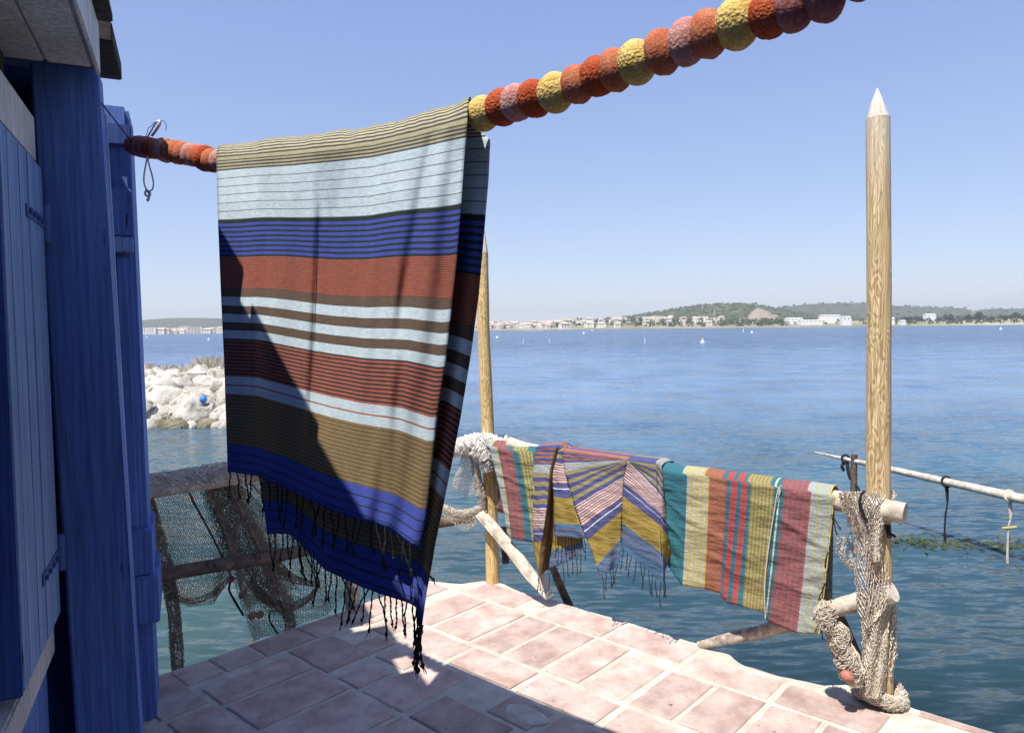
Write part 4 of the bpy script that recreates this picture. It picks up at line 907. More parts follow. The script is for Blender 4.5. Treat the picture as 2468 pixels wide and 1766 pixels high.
# split plank brace by the left pole, with the splintered foot
b = MB()
for (off, wd, dx) in ((-.085, .030, 0), (-.075, .022, 10), (-.10, .016, -9)):
    P = [RPt(1160 + dx, 1236 + abs(dx) * .6, off), RPt(1225 + dx, 1318, off), RPt(1280 + dx, 1390, off), RPt(1322 + dx * .5, 1437, off)]
    b.add(*tube(lerp_path(P, 16), [wd * (1 + .15 * vn(i * .8, dx)) for i in range(16)], 7, True, .25, dx + 2, flat=.7))
b.add(*tube([RPt(1296, 1335, -.05), RPt(1303, 1365, -.055), RPt(1312, 1400, -.06), RPt(1322, 1436, -.06)], [.003, .014, .032, .040], 6, True, .2, 8, flat=.5)); b.build('brace', M['drift_pale'], rail, smooth=False)
log('prop', [RPt(1326, 1352, .10), RPt(1350, 1410, .10), RPt(1380, 1476, .12)], [.022, .024, .026], M['brown_log'], rail, 9, 10)
log('strut', [RPt(1684, 1554, .0), RPt(1800, 1529, .015), RPt(1900, 1504, .03), RPt(2000, 1480, .05)], [.018, .030, .032, .034], M['drift'], rail, 11, 12, wob=.22)
log('stub', [aty(1214, 1270, 4.72), aty(1219, 1356, 4.72)], [.026, .024], M['brown_log'], rail, 12, 10)
lr = empty('log_railing', ab(-.36, -1.0, 0), 'dark log railing along the left side of the terrace, draped with old net', 'railing')
LR0 = ab(-.37, -2.0); 
def LPt(px, py, off=0.0): return atp(px, py, LR0 + A_ * (-off), A_)
log('top_rail', [LPt(300, 1185), LPt(450, 1162), LPt(700, 1128), LPt(1000, 1088), aty(1130, 1072, 4.62), aty(1222, 1060, 4.66)], [.05, .05, .045, .042, .042, .036], M['drift_pale'], lr, 21)
log('lower_rail', [LPt(250, 1408), LPt(450, 1374), LPt(700, 1332), LPt(1000, 1270), aty(1140, 1245, 4.6)], [.036, .034, .034, .034, .034], M['brown_log'], lr, 22)
log('post', [np.array([*(LPt(850, 1440)[:2]), -1.2]), LPt(850, 1468), LPt(848, 1300), LPt(845, 1110)], [.045, .043, .042, .04], M['drift'], lr, 23)
log('post', [np.array([*(LPt(335, 1620, -.0)[:2]), -1.2]), LPt(335, 1500), LPt(332, 1185)], [.045, .043, .042], M['brown_log'], lr, 24)

# ------------------------------------------------------------------ fishing nets (real meshes of twine)
def strand(b, p, q, r):
    d = q - p; L = np.linalg.norm(d)
    if L < 1e-5: return
    d = d / L; a = np.cross(d, [0.3, 0.2, 1.0]); a /= np.linalg.norm(a) + 1e-9; c = np.cross(d, a)
    ring = [a, -.5 * a + .866 * c, -.5 * a - .866 * c]
    b.add([p + x * r for x in ring] + [q + x * r for x in ring], [(0, 1, 4, 3), (1, 2, 5, 4), (2, 0, 3, 5)])
def net_sheet(b, S, nu, nv, r, sag=.12, drop=0.0, seed=0):
    """diamond mesh of twine over a surface S(u, v); knots wander a little"""
    rr2 = random.Random(seed); K = {}
    for i in range(nv + 1):
        for j in range(nu + 1):
            u = (j + (.5 if i % 2 else 0)) / (nu + .5); u = min(1, u + rr2.uniform(-.18, .18) / nu); v = min(1, max(0, i / nv + rr2.uniform(-.2, .2) / nv))
            K[i, j] = S(max(0, u), v)
    for i in range(nv):
        for j in range(nu + 1):
            for q in ((j, j + 1) if i % 2 else (j - 1, j)):
                if 0 <= q <= nu and rr2.random() > drop:
                    a, c = K[i, j], K[i + 1, q]; md = (a + c) / 2 + np.array([rr2.gauss(0, sag), rr2.gauss(0, sag), rr2.gauss(0, sag)]) * np.linalg.norm(a - c)
                    strand(b, a, md, r); strand(b, md, c, r)
def bundle(b, path, rad, n, r, twist=2.0, seed=0, loose=.25, loops=9):
    """a rope of bunched net: many twines spiralling round the path, with short loops standing out"""
    rr2 = random.Random(seed); k = 34; P = lerp_path(path, k); R = np.interp(np.linspace(0, 1, k), np.linspace(0, 1, len(rad)), rad)
    fr = []
    t = P[1] - P[0]; a = np.cross(t, [.3, .5, .8]); a /= np.linalg.norm(a)
    for i in range(k):
        t = P[min(i + 1, k - 1)] - P[max(i - 1, 0)]; t /= np.linalg.norm(t) + 1e-9; a = a - t * a.dot(t); a /= np.linalg.norm(a) + 1e-9; fr.append((a, np.cross(t, a)))
    for s in range(n):
        ph = rr2.uniform(0, 6.28); q = math.sqrt(rr2.random()); tw = twist * rr2.choice([1, 1, -1]) * rr2.uniform(.4, 1.2)
        pts = []
        for i in range(k):
            th = ph + tw * 2 * math.pi * i / k + .5 * vn(i * .3, s * 1.7, seed); rho = R[i] * (.55 + .5 * q + loose * vn(i * .45, s * .77, seed + 3)); pts.append(P[i] + (fr[i][0] * math.cos(th) + fr[i][1] * math.sin(th)) * rho)
        for p, q2 in zip(pts, pts[1:]): strand(b, p, q2, r)
    for s in range(n * loops):
        i = rr2.randrange(1, k - 2); th = rr2.uniform(0, 6.28); h = rr2.uniform(.5, 1.8); c0 = P[i] + (fr[i][0] * math.cos(th) + fr[i][1] * math.sin(th)) * R[i]
        c1 = P[i + 1] + (fr[i + 1][0] * math.cos(th + h) + fr[i + 1][1] * math.sin(th + h)) * R[i + 1]; md = (c0 + c1) / 2 + (c0 - P[i]) * rr2.uniform(.05, .35)
        strand(b, c0, md, r); strand(b, md, c1, r)
def core(b, path, rad, k=24, n=10, seed=0):
    P = lerp_path(path, k); R = list(np.interp(np.linspace(0, 1, k), np.linspace(0, 1, len(rad)), rad)); b.add(*tube(P, R, n, True, .3, seed))
def npx(L, fn, off=0.0): return [fn(x, y, off) for x, y in L]
# left net
b = MB()
def SL1(u, v):
    T = poly_at([np.array(p, float) for p in [(352, 1190), (430, 1178), (520, 1160), (590, 1170)]], u); Bm = poly_at([np.array(p, float) for p in [(405, 1445), (455, 1462), (515, 1455), (560, 1400)]], u)
    p = T + (Bm - T) * v; bul = 22 * math.sin(math.pi * v) * (1 - u * .9) - 16 * math.sin(math.pi * v) * (1 - u) ** 3
    return LPt(p[0] - bul * .6 + 5 * math.sin(7 * u + 5 * v), p[1], .06 + .02 * math.sin(9 * u + 3 * v))
net_sheet(b, SL1, 42, 52, .0016, .1, .02, 1)
def SL2(u, v):
    T = poly_at([np.array(p, float) for p in [(470, 1160), (540, 1150), (620, 1150)]], u); Bm = poly_at([np.array(p, float) for p in [(606, 1545), (690, 1520), (790, 1478), (850, 1420)]], u)
    p = T + (Bm - T) * v; uu = 10 * math.sin(6.28 * 3 * u + 2 * v)
    return LPt(p[0] + uu * (1 - .5 * v), p[1] - 25 * math.sin(math.pi * v) * u, .055 + .03 * math.sin(6.28 * 3.5 * u + 3 * v))
net_sheet(b, SL2, 52, 66, .0016, .12, .02, 2); net_sheet(b, lambda u, v: SL2(.15 + .5 * u + .06 * math.sin(5 * v), v * .8) + np.array([.0, -.03, .0]), 44, 60, .0015, .12, .02, 3)
bundle(b, npx([(350, 1195), (366, 1255), (388, 1330), (404, 1390), (414, 1440)], LPt, .07), [.034, .034, .032, .028], 46, .0014, 1.2, 4, .5)
bundle(b, npx([(413, 1430), (420, 1480), (424, 1540), (430, 1632)], LPt, .05), [.03, .026, .03, .024], 46, .0013, .6, 5)
bundle(b, npx([(520, 1170), (570, 1260), (620, 1350), (655, 1430), (700, 1468)], LPt, .07), [.07, .085, .08, .05], 60, .0014, .5, 6, .9, 3)
bundle(b, npx([(600, 1400), (650, 1450), (700, 1462), (745, 1440), (760, 1420)], LPt, .08), [.02, .025, .028, .022, .012], 30, .0012, 1.5, 7)
bundle(b, npx([(640, 1320), (690, 1385), (760, 1410)], LPt, .07), [.03, .025, .015], 26, .0012, 1.0, 8)
bundle(b, npx([(420, 1440), (470, 1448), (520, 1425), (550, 1395)], LPt, .07), [.012, .014, .014, .01], 14, .0011, 1.0, 9)
bundle(b, npx([(690, 1470), (700, 1500), (695, 1530)], LPt, .06), [.03, .03, .03], 20, .0012, .5, 12)
ln = b.build('fishing_net', M['net_dark']); tag(ln, 'old grey-brown fishing net draped in folds over the left log railing', 'net')
b = MB(); bundle(b, npx([(350, 1172), (450, 1156), (560, 1138), (640, 1130), (760, 1118)], LPt), [.052, .055, .058, .056, .054], 90, .0013, 1.5, 10, .12); b.build('rail_wrap', M['net'], ln)
for i, (px, py) in enumerate([(586, 1432), (608, 1483), (626, 1480), (556, 1395), (662, 1452)]): put('red_float', ball_mesh('red_float', M['red_float'], .020, 14, 10, .12, i, (1, 1, 1.25)), LPt(px, py, .10), ln, rot=(.4 * i, 1.1, i))
b = MB(); b.add(*tube(lerp_path(npx([(472, 1140), (452, 1175), (500, 1270), (545, 1360), (556, 1395), (552, 1420), (570, 1455), (586, 1482)], LPt, .085), 40), .006, 7, wob=.3)); b.build('cord', M['black_cord'], ln)
b = MB(); b.add(*tube(lerp_path(npx([(652, 1470), (650, 1495), (668, 1525), (672, 1540)], LPt, .085), 20), .005, 6)); b.build('cord', M['black_cord'], ln)
# white net bunched on the left pole
b = MB()
PL = lambda px, py, off=0.0: aty(px, py, 4.55 - off)
core(b, npx([(1085, 1082), (1130, 1072), (1170, 1066), (1205, 1076)], PL, .08), [.035, .048, .05, .03])
bundle(b, npx([(1085, 1082), (1130, 1072), (1170, 1066), (1212, 1070)], PL, .08), [.045, .058, .06, .03], 90, .002, 1.5, 31)
core(b, npx([(1150, 1078), (1168, 1100), (1176, 1128)], PL, .10), [.05, .05, .02]); bundle(b, npx([(1140, 1078), (1166, 1098), (1176, 1136)], PL, .11), [.05, .055, .03], 60, .002, 1, 32)
wn = b.build('fishing_net', M['net_white']); tag(wn, 'bleached white net bunched around the left pole where the two rails meet', 'net')
b = MB()
def SH(u, v):
    T = np.array([1122 + 14 * u, 1075]); Bm = poly_at([np.array(p, float) for p in [(1090, 1165), (1115, 1190), (1150, 1190), (1165, 1215)]], u); p = T + (Bm - T) * v; return PL(p[0], p[1] + 10 * v * math.sin(5 * u), .06 + .03 * math.sin(8 * u + v))
net_sheet(b, SH, 18, 26, .0014, .15, .05, 33); bundle(b, npx([(1140, 1090), (1150, 1150), (1160, 1200), (1168, 1240)], PL, .05), [.02, .025, .03, .015], 26, .0014, .6, 34)
b.build('hanging_net', M['net'], wn)
b = MB()
bundle(b, npx([(1050, 1215), (1085, 1232), (1125, 1238), (1160, 1222)], PL, .06), [.025, .024, .028, .02], 40, .0014, 1.2, 35); net_sheet(b, lambda u, v: PL(1065 + 95 * u, 1218 + 50 * v * (1 - abs(u - .6)) + 14 * math.sin(3 * u), .08), 22, 8, .0013, .2, .1, 36)
b.build('low_net', M['net'], wn)
# right net, wrapped round the right pole
b = MB()
QR = lambda px, py, off=0.0: aty(px, py, 3.02 - off)
def c3(L): return [(1560 + x / 2.5375, 1080 + y / 2.5375) for x, y in L]
def wrap(Lf, Rt, bulge, back=0.0):
    Lf = [np.array(p, float) for p in c3(Lf)]; Rt = [np.array(p, float) for p in c3(Rt)]
    def S(u, v):
        l, r = poly_at(Lf, v), poly_at(Rt, v); p = l + (r - l) * u; return QR(p[0], p[1], bulge * math.sin(math.pi * min(1, max(0, u))) + back + .012 * math.sin(12 * u + 6 * v))
    return S
net_sheet(b, wrap([(1165, 265), (1200, 400), (1290, 560), (1330, 640), (1355, 700)], [(1455, 270), (1452, 400), (1440, 560), (1430, 640), (1420, 690)], .06, .07), 17, 30, .0021, .12, .03, 41)
net_sheet(b, wrap([(1165, 265), (1230, 420), (1320, 560), (1400, 690)], [(1330, 262), (1400, 420), (1440, 600), (1430, 690)], .05, .075), 13, 28, .0021, .12, .03, 42)
net_sheet(b, wrap([(1200, 330), (1265, 560), (1270, 850), (1290, 1000), (1330, 1120)], [(1320, 380), (1420, 620), (1520, 880), (1500, 960), (1440, 1010)], .055, .065), 12, 26, .0022, .08, .01, 43)
net_sheet(b, wrap([(1290, 960), (1315, 1150), (1310, 1300), (1300, 1500)], [(1480, 960), (1475, 1150), (1470, 1300), (1465, 1530)], .05, .055), 9, 22, .0021, .1, .02, 44)
net_sheet(b, wrap([(1310, 1000), (1320, 1200), (1310, 1400), (1320, 1520)], [(1500, 930), (1470, 1150), (1465, 1350), (1450, 1540)], .045, .06), 14, 30, .0021, .1, .02, 45)
net_sheet(b, wrap([(1480, 930), (1470, 1100), (1465, 1300), (1462, 1420)], [(1525, 920), (1530, 1060), (1525, 1250), (1500, 1385)], .02, .02), 4, 24, .0024, .12, .0, 46)
net_sheet(b, wrap([(1165, 540), (1150, 640), (1190, 700), (1245, 745)], [(1245, 540), (1262, 620), (1275, 700), (1285, 740)], .02, .01), 8, 14, .0014, .2, .05, 47)
net_sheet(b, wrap([(1440, 258), (1445, 300), (1450, 320)], [(1500, 255), (1530, 290), (1500, 320)], .02, -.02), 8, 8, .0016, .2, .05, 48)
rn = b.build('fishing_net', M['net']); tag(rn, 'beige fishing net hung from the rail end and wrapped down around the tall right pole', 'net')
b = MB(); core(b, npx(c3([(1110, 960), (1085, 1030), (1115, 1090), (1180, 1120), (1165, 1180), (1200, 1240), (1230, 1330), (1280, 1420)]), QR, .09), [.026, .026, .02, .026, .028, .034, .034, .022])
bundle(b, npx(c3([(1120, 950), (1085, 1030), (1115, 1090), (1180, 1120), (1165, 1180), (1200, 1240), (1230, 1330), (1285, 1430)]), QR, .09), [.036, .038, .028, .038, .040, .048, .048, .030], 90, .0015, 1.6, 49, .4, 5); b.build('twisted_net', M['net'], rn)
b = MB(); cc = np.array([at_r(2121, 1690)[0], 3.03, .03]); ringp = [cc + np.array([.085 * math.cos(t), .085 * math.sin(t), .015 * math.sin(2 * t)]) for t in [6.28 * i / 14 for i in range(15)]]
bundle(b, ringp, [.026, .03, .024, .03, .026], 70, .0016, 4, 50); core(b, ringp, [.018, .022, .018], 30); b.build('net_coil', M['net'], rn)
put('red_float', ball_mesh('red_float', M['red_float'], .024, 16, 10, .08, 2, (1.2, 1, .9)), QR(*c3([(1222, 1392)])[0], .14), rn, rot=(.3, .5, .2))
b = MB(); b.add(*tube(lerp_path(npx(c3([(1330, 262), (1305, 290), (1300, 340), (1320, 400), (1345, 450)]), QR, .15), 20), .006, 7, wob=.3)); b.build('cord', M['black_cord'], rn)
b = MB(); b.add(*tube(lerp_path(npx(c3([(1455, 470), (1475, 520), (1500, 528), (1518, 540)]), QR, .06), 14), .005, 6, wob=.3)); b.add(*tube(lerp_path(npx(c3([(1470, 470), (1475, 500), (1480, 545)]), QR, .06), 10), .010, 6, wob=.4)); b.build('cord', M['black_cord'], rn)

# ------------------------------------------------------------------ towels on the rail
def c2(p): return np.array([1080 + p[0] / 2.9, 1020 + p[1] / 2.9])
def c3p(p): return np.array([1560 + p[0] / 2.5375, 1080 + p[1] / 2.5375])
GREY, MAUVE, TEAL, YLW, RUST, TRED, GYL, YBR = (.42, .46, .44), (.33, .125, .125), (.055, .19, .24), (.48, .41, .17), (.38, .16, .10), (.48, .095, .095), (.50, .48, .35), (.42, .35, .15)
colsA = [  # (top point, bottom point, colour of the strip that begins here)
 (c2((283, 140)), c2((412, 770)), GREY), (c2((345, 150)), c2((440, 800)), MAUVE), (c2((450, 172)), c2((540, 822)), TEAL), (c2((488, 178)), c2((585, 832)), YLW), (c2((590, 180)), c2((640, 842)), TEAL),
 (c2((650, 190)), c2((700, 850)), RUST), (c2((900, 215)), c2((880, 800)), GYL), (c2((1150, 250)), c2((1180, 800)), MAUVE), (c2((1380, 285)), c2((1440, 860)), TEAL),
 (c3p((245, 145)), c3p((215, 840)), GYL), (c3p((380, 160)), c3p((350, 860)), RUST), (c3p((478, 176)), c3p((440, 884)), TRED), (c3p((488, 178)), c3p((447, 890)), TEAL), (c3p((515, 182)), c3p((460, 915)), TRED),
 (c3p((555, 186)), c3p((487, 948)), TEAL), (c3p((580, 190)), c3p((515, 954)), TRED), (c3p((618, 195)), c3p((548, 958)), TEAL), (c3p((635, 198)), c3p((580, 966)), YBR), (c3p((780, 220)), c3p((710, 1004)), TEAL),
 (c3p((840, 232)), c3p((740, 1060)), MAUVE), (c3p((1005, 250)), c3p((915, 1130)), GREY), (c3p((1140, 272)), c3p((1045, 1135)), None)]
NVt = 46; gridA = []; colA = []
def strip_cols(c, n):
    for i in range(n):
        if c is GREY: yield (.50, .47, .18) if i % 5 == 4 else c
        elif c is MAUVE: yield (.40, .13, .13) if i % 3 == 2 else (.28, .135, .14)
        elif c in (YLW, YBR): yield c if i % 2 else (.28, .25, .11)
        elif c is GYL: yield (.58, .46, .14) if i % 3 == 2 else c
        elif c is TEAL and n < 8: yield (.62, .62, .50) if i == n // 2 and n > 4 else c
        else: yield c
def towelA_fold(u, v): return .010 * math.sin(6.28 * 5 * u + 2.2 * v) * v + .012 * vn(u * 9, v * 3, 5) * (.3 + v) + .006 * vn(u * 20, v * 9, 2) + .007 * math.exp(-((v - .27 - .18 * math.sin(7 * u)) / .018) ** 2) + .006 * math.exp(-((v - .62 - .12 * math.sin(9 * u + 1)) / .02) ** 2) + .005 * math.exp(-((v - .45 + .25 * math.sin(5 * u)) / .015) ** 2)
ucount = 0; cols_ = []
for k in range(len(colsA) - 1):
    T0, B0, c = colsA[k]; T1, B1, _ = colsA[k + 1]; n = max(2, int(np.linalg.norm(T1 - T0) / 4.2))
    for i, cc_ in enumerate(strip_cols(c, n)): cols_.append((T0 + (T1 - T0) * i / n, B0 + (B1 - B0) * i / n, cc_))
cols_.append((colsA[-1][0], colsA[-1][1], None)); NA = len(cols_)
verts = []
for j, (T, Bq, c) in enumerate(cols_):
    u = j / (NA - 1); col_v = []
    top_front = None
    for i in range(NVt + 1):
        v = i / NVt; p = T + (Bq - T) * v + np.array([4 * math.sin(3.0 * v) * (1 if u < .12 else .3), (6 if v > 0 else 0) * 0])
        col_v.append(RPt(p[0], p[1] + 7 * (1 - v), -.105 - towelA_fold(u, v) * min(1, 4 * v)))
    arc = []
    for k in range(6, 0, -1):
        th = math.pi * k / 7; base = RPt(T[0], T[1] + 7, -.05); arc.append(base + B_ * (-.055 * math.cos(th)) + np.array([0, 0, .050 * math.sin(th) - .004]))
    back = []
    for i in range(8, -1, -1): back.append(RPt(T[0], T[1] + 7, .005) + np.array([0, 0, -.05 * i - (.012 * i * u)]) + B_ * .01 * vn(u * 9, i * .4))
    verts.append(back + arc + col_v)
nr = len(verts[0]); b = MB(); flat = [p for cv in verts for p in cv]; fs, cs = [], []
for j in range(NA - 1):
    for i in range(nr - 1): fs.append((j * nr + i, j * nr + i + 1, (j + 1) * nr + i + 1, (j + 1) * nr + i)); cs.append(cols_[j][2])
b.add(flat, fs, [tuple(.74 * x for x in c) for c in cs]); ta = b.build('rail_towel', M['towel'], smooth=True, origin=ab(1.0, -.1, .3)); tag(ta, 'long towel with upright teal, rust, red and mauve stripes spread along the rail', 'towel')
sol = ta.modifiers.new('thickness', 'SOLIDIFY'); sol.thickness = .0015; sol.offset = 0
b = MB(); M['yellow_yarn'] = mat_plain('yellow_yarn', (.62, .47, .06), .9)
edgeP = verts[-1][6:]; b.add(*tube([p + A_ * .003 for p in edgeP], .0028, 6)); b.build('piping', M['yellow_yarn'], ta, smooth=True)
M['pale_yarn'] = mat_plain('pale_yarn', (.62, .60, .48), .9)
b = MB(); b.add(*tube(lerp_path([RPt(*c3p(q), -.125) for q in [(818, 225), (800, 250), (770, 420), (745, 580), (730, 700), (718, 850), (722, 1040)]], 24), .0022, 5)); b.build('loose_thread', M['pale_yarn'], ta)
for k in range(20):
    f = (k + .5) / 20; i = int(9 + 6 + f * (NVt - 2)); p = verts[-1][min(i, nr - 1)]
    put('tassel', rnd.choice(TM), p + A_ * .004, ta, rot=(rnd.gauss(0, .2), rnd.gauss(0, .2), rnd.uniform(0, 6)), scale=(.9, .9, .85))
# folded towel laid over the middle
BB, GB, WR, GOLD, SB, RST = (.105, .115, .27), (.36, .31, .15), None, (.42, .315, .095), (.10, .19, .33), (.42, .15, .085)
def stripeB(d):
    if d < -300: return (.10, .12, .30) if int(d // 15) % 2 else (.42, .18, .12)
    if d < -238: return (.44, .46, .44)
    if d < 0: return BB if int((d + 240) // 30) % 2 else GB
    if d < 145: return (.70, .62, .60) if int(d // 9) % 2 == 0 else (.34, .10, .10)
    if d < 240: return (.80, .80, .80) if 176 < d < 183 else BB
    if d < 430: return GOLD if int(d // 8) % 2 else (.36, .25, .06)
    for q in (462, 490, 517):
        if q < d < q + 5: return (.42, .17, .13)
    return SB
pat = [  # left polyline, right polyline (photo crop px), band reference y left/right, offsets left/right, hem y left/right, top y left/right
 dict(L=[(612, 176), (598, 330), (580, 480), (585, 700), (598, 860), (622, 1000), (635, 1060)], R=[(752, 168), (712, 330), (692, 560), (665, 760), (640, 900), (632, 1060)], ref=(590, 590), off=(-.105, -.185), hem=(1052, 1062), top=(176, 168), nc=10),
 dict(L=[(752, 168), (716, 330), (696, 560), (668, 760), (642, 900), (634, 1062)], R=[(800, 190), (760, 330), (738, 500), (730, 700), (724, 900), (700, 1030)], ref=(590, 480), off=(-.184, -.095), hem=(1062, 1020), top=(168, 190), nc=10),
 dict(L=[(800, 190), (770, 330), (745, 500), (740, 700), (720, 860), (690, 1030)], R=[(830, 195), (850, 430), (900, 640), (940, 800), (945, 905)], ref=(470, 400), off=(-.112, -.118), hem=(1020, 915), top=(190, 195), nc=10),
 dict(L=[(745, 205), (722, 300), (737, 500), (741, 790)], R=[(800, 190), (835, 430), (900, 640), (960, 800)], ref=(272, 282), off=(-.150, -.150), hem=(786, 800), top=(205, 190), nc=10),
 dict(L=[(795, 195), (815, 340), (880, 560), (962, 790), (1022, 945), (1060, 1075)], R=[(1256, 258), (1226, 400), (1212, 600), (1206, 800), (1198, 985)], ref=(575, 372), off=(-.17, -.120), hem=(1076, 985), top=(195, 258), nc=26),
 dict(L=[(1254, 258), (1224, 400), (1214, 600), (1210, 800), (1212, 870)], R=[(1450, 280), (1462, 480), (1475, 640), (1482, 760), (1500, 1118)], ref=(262, 470), off=(-.118, -.195), hem=(862, 1120), top=(258, 280), nc=22),
 dict(L=[(1450, 280), (1462, 480), (1476, 640), (1485, 760), (1502, 1000)], R=[(1494, 302), (1512, 480), (1535, 700), (1560, 900), (1516, 1032)], ref=(470, 560), off=(-.194, -.105), hem=(1100, 1085), top=(280, 302), nc=6)]
b = MB(); hems = []
def xat(P, y): return float(np.interp(y, [p[1] for p in P], [p[0] for p in P]))
for pi, q in enumerate(pat):
    nc = q['nc']; dmin = min(q['top'][0] - q['ref'][0], q['top'][1] - q['ref'][1]); dmax = max(q['hem'][0] - q['ref'][0], q['hem'][1] - q['ref'][1])
    ds = list(np.arange(dmin, dmax + 4, 4.0)); V = []; hm = []
    for j in range(nc + 1):
        s = j / nc; ref = q['ref'][0] + (q['ref'][1] - q['ref'][0]) * s; tp = q['top'][0] + (q['top'][1] - q['top'][0]) * s; he = q['hem'][0] + (q['hem'][1] - q['hem'][0]) * s
        col_v = []
        for d in ds:
            y = min(max(ref + d, tp), he); yl = min(max(q['ref'][0] + d, q['top'][0]), q['hem'][0]); yr = min(max(q['ref'][1] + d, q['top'][1]), q['hem'][1])
            x = xat(q['L'], yl) + (xat(q['R'], yr) - xat(q['L'], yl)) * s; yy = yl + (yr - yl) * s
            v = (yy - tp) / max(1, he - tp); of = q['off'][0] + (q['off'][1] - q['off'][0]) * s
            of = -.108 + (of + .108) * (.25 + .75 * min(1, max(0, v) * 1.6)) + .012 * math.sin(s * math.pi * 2 + 3 * v) * v + .010 * vn(s * 3 + pi, v * 3)
            yy = min(max(yy + 9 * vn(s * 3.5 + 2 * pi, v * 3, 1) * min(1, 5 * v) , tp), he + 6); px, py = c2((x, yy)); col_v.append(RPt(px, py, of))
        for k in range(1, 6):   # over the rail and down the far side
            pass
        V.append(col_v); hm.append(col_v[-1])
    hems.append(hm); nrw = len(ds); flat = [p for c in V for p in c]; fs, cs = [], []
    for j in range(nc):
        for i in range(nrw - 1):
            a_, b_, c_, d_ = flat[j * nrw + i], flat[j * nrw + i + 1], flat[(j + 1) * nrw + i + 1], flat[(j + 1) * nrw + i]
            if np.linalg.norm(a_ - b_) + np.linalg.norm(c_ - d_) < 1e-5: continue
            fs.append((j * nrw + i, j * nrw + i + 1, (j + 1) * nrw + i + 1, (j + 1) * nrw + i))
            cs.append((.16, .10, .045) if (pi == 1) else stripeB((ds[i] + ds[i + 1]) / 2))  # inner side of the fold: its shade put in as flat dark brown
    b.add(flat, fs, [tuple(.74 * x for x in c) for c in cs])
    # crown over the rail
    V2 = []
    for j in range(nc + 1):
        top = V[j][0]; arc = [top]
        for k in range(1, 8): th = math.pi * k / 7; arc.append(top + B_ * (.062 - .062 * math.cos(th)) + np.array([0, 0, .018 * math.sin(th)]))
        for k in range(1, 8): arc.append(arc[7] + np.array([0, 0, -.055 * k]) + B_ * (.01 * vn(j * .4, k * .5)))
        V2.append(arc)
    flat = [p for c in V2 for p in c]; fs, cs = [], []
    for j in range(nc):
        for i in range(14):
            fs.append((j * 15 + i + 1, j * 15 + i, (j + 1) * 15 + i, (j + 1) * 15 + i + 1)); cs.append(stripeB(dmin - 9 * i))
    b.add(flat, fs, [tuple(.74 * x for x in c) for c in cs])
tb = b.build('rail_towel', M['towel'], smooth=True, origin=ab(.6, -.12, .3)); tag(tb, 'pleated blue, gold and fine red-white striped towel laid over the middle of the rail', 'towel')
sol = tb.modifiers.new('thickness', 'SOLIDIFY'); sol.thickness = .0015; sol.offset = 0
for hm, n in ((hems[3], 10), (hems[2], 8), (hems[4], 5), (hems[5], 10), (hems[6], 2), (hems[0], 2)):
    for k in range(n):
        j = (len(hm) - 1) * (k + .5) / n; i = int(j); p = hm[i] + (hm[min(i + 1, len(hm) - 1)] - hm[i]) * (j - i)
        put('tassel', rnd.choice(TM), p, tb, rot=(rnd.gauss(0, .1), rnd.gauss(0, .1), rnd.uniform(0, 6)), scale=(.8, .8, rnd.uniform(.9, 1.35)))

# ------------------------------------------------------------------ mooring rod in the water on the right
ra, rbp = atz(1963, 1089, -.19), atz(2468, 1203, -.19); rc_ = rbp + (rbp - ra) * .5
rod = empty('mooring_rod', np.array([*(atz(2090, 1118, -.19)[:2]), WZ]), 'weathered horizontal rod on stakes standing in the water beyond the right pole', 'rod')
log('rod', [ra, ra + (rbp - ra) * .2, ra + (rbp - ra) * .6, rbp, rc_], [.008, .038, .045, .05, .055], M['drift_pale'], rod, 51, 12, wob=.12, k=30)
q = ra + (rbp - ra) * .245
log('stake', [np.array([q[0], q[1], -1.6]), q + np.array([0, 0, .09])], [.045, .04], M['brown_log'], rod, 52, 10)
log('stake', [np.array([rc_[0], rc_[1], -1.6]), rc_ + np.array([0, 0, .16])], [.07, .06], M['brown_log'], rod, 53, 10)
def rodp(px): t = (px - 1963) / (2468 - 1963); 
def on_rod(px):
    best = min(np.linspace(0, 1, 200), key=lambda t: abs(proj(ra + (rbp - ra) * t)[0] - px)); return ra + (rbp - ra) * best
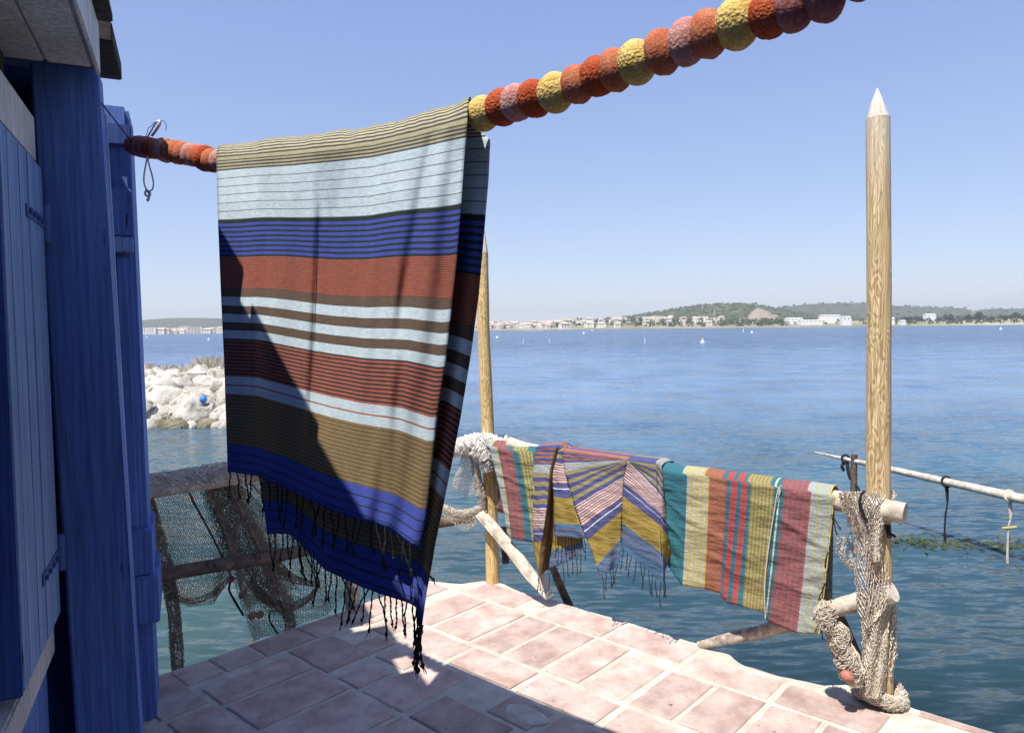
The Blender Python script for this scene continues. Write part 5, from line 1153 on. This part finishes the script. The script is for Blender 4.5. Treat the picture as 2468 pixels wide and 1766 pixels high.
for px, dr, lb, mat in [(2038, .30, 'dark rope slung from the rod tip towards the stake, left of the tall pole', 'black_cord'), (2281, .62, 'dark rope hanging straight from the rod into the water, nearer the tall pole', 'black_cord'), (2432, .55, 'rope with a yellow float hanging from the rod at the right edge', 'net')]:
    p = on_rod(px); h = empty('hanging_rope', p + np.array([0, 0, -dr]), lb, 'rope')
    b = MB(); rr_p = [p + np.array([.055 * math.cos(t), .055 * math.sin(t) * .3, .055 * math.sin(t)]) for t in [6.28 * i / 12 for i in range(13)]]
    b.add(*tube(rr_p, .014, 6)); b.build('hitch', M[mat], h)
    b = MB()
    if px == 2038:
        q2 = on_rod(2085) + np.array([0, 0, -.62])
        b.add(*tube(lerp_path([p, p + (q2 - p) * .3 + np.array([0, 0, -.05]), p + (q2 - p) * .65 + np.array([0, 0, -.03]), q2], 16), .02, 6, wob=.5)); b.add(*tube(lerp_path([p, p + (q2 - p) * .2 + np.array([0, 0, -.12]), p + (q2 - p) * .6 + np.array([0, 0, .06]), q2 + np.array([0, 0, .1])], 16), .012, 6, wob=.5))
        b.add(*tube([p, p + np.array([-.05, 0, -.10]), p + np.array([-.02, 0, -.16])], .018, 6, wob=.5))
    else: b.add(*tube(lerp_path([p, p + np.array([.015, 0, -dr * .4]), p + np.array([-.01, 0, -dr * .7]), np.array([p[0], p[1], WZ - .1])], 14), [.016] * 4 + [.010] * 10, 6, wob=.6))
    b.build('cord', M[mat], h)
    if px == 2432:
        M['yellow_plastic'] = mat_plain('yellow_plastic', (.42, .34, .12), .7); b = MB(); c_ = p + np.array([0, 0, -.34]); b.add(*tube([c_ + np.array([-.075, 0, 0]), c_ + np.array([.075, 0, .01])], .016, 8)); b.build('net_float', M['yellow_plastic'], h)
# seaweed drifting on the surface
b = MB()
for _ in range(420):
    px = rnd.uniform(2150, 2700); py = 1302 + (px - 2150) * .035 + rnd.gauss(0, 8) * (1 if rnd.random() < .8 else 2.5); p = atz(px, py, WZ + .012)
    th = rnd.uniform(0, 6.28); L = rnd.uniform(.02, .09); d = np.array([math.cos(th), math.sin(th), 0]) * L; s_ = np.array([-d[1], d[0], 0]) * .2 + np.array([0, 0, .004])
    b.add([p - d - s_ * .2, p + s_, p + d + np.array([0, 0, rnd.uniform(0, .03)]), p - s_], [(0, 1, 2, 3)])
tag(b.build('seaweed', M['weed']), 'strands of green seaweed floating in a line on the water at the right', 'seaweed', kind='stuff')

# ------------------------------------------------------------------ haze over the lagoon
HAZE = 1.15e-4
if HAZE:
    b = MB(); b.add(*box_bm(-8900, 8900, -600, 9400, WZ - 1.0, 260)); hz = b.build('haze', [], origin=(0, 0, 0)); tag(hz, 'thin air haze over the lagoon', kind='stuff')
    m, t, bb = new_mat('air'); t.nodes.remove(bb); vol = N(t, 'ShaderNodeVolumePrincipled'); vol.inputs['Density'].default_value = HAZE; vol.inputs['Color'].default_value = (.92, .95, 1, 1); vol.inputs['Anisotropy'].default_value = .2
    t.links.new(vol.outputs[0], t.nodes['Material Output'].inputs['Volume']); hz.data.materials.append(m)
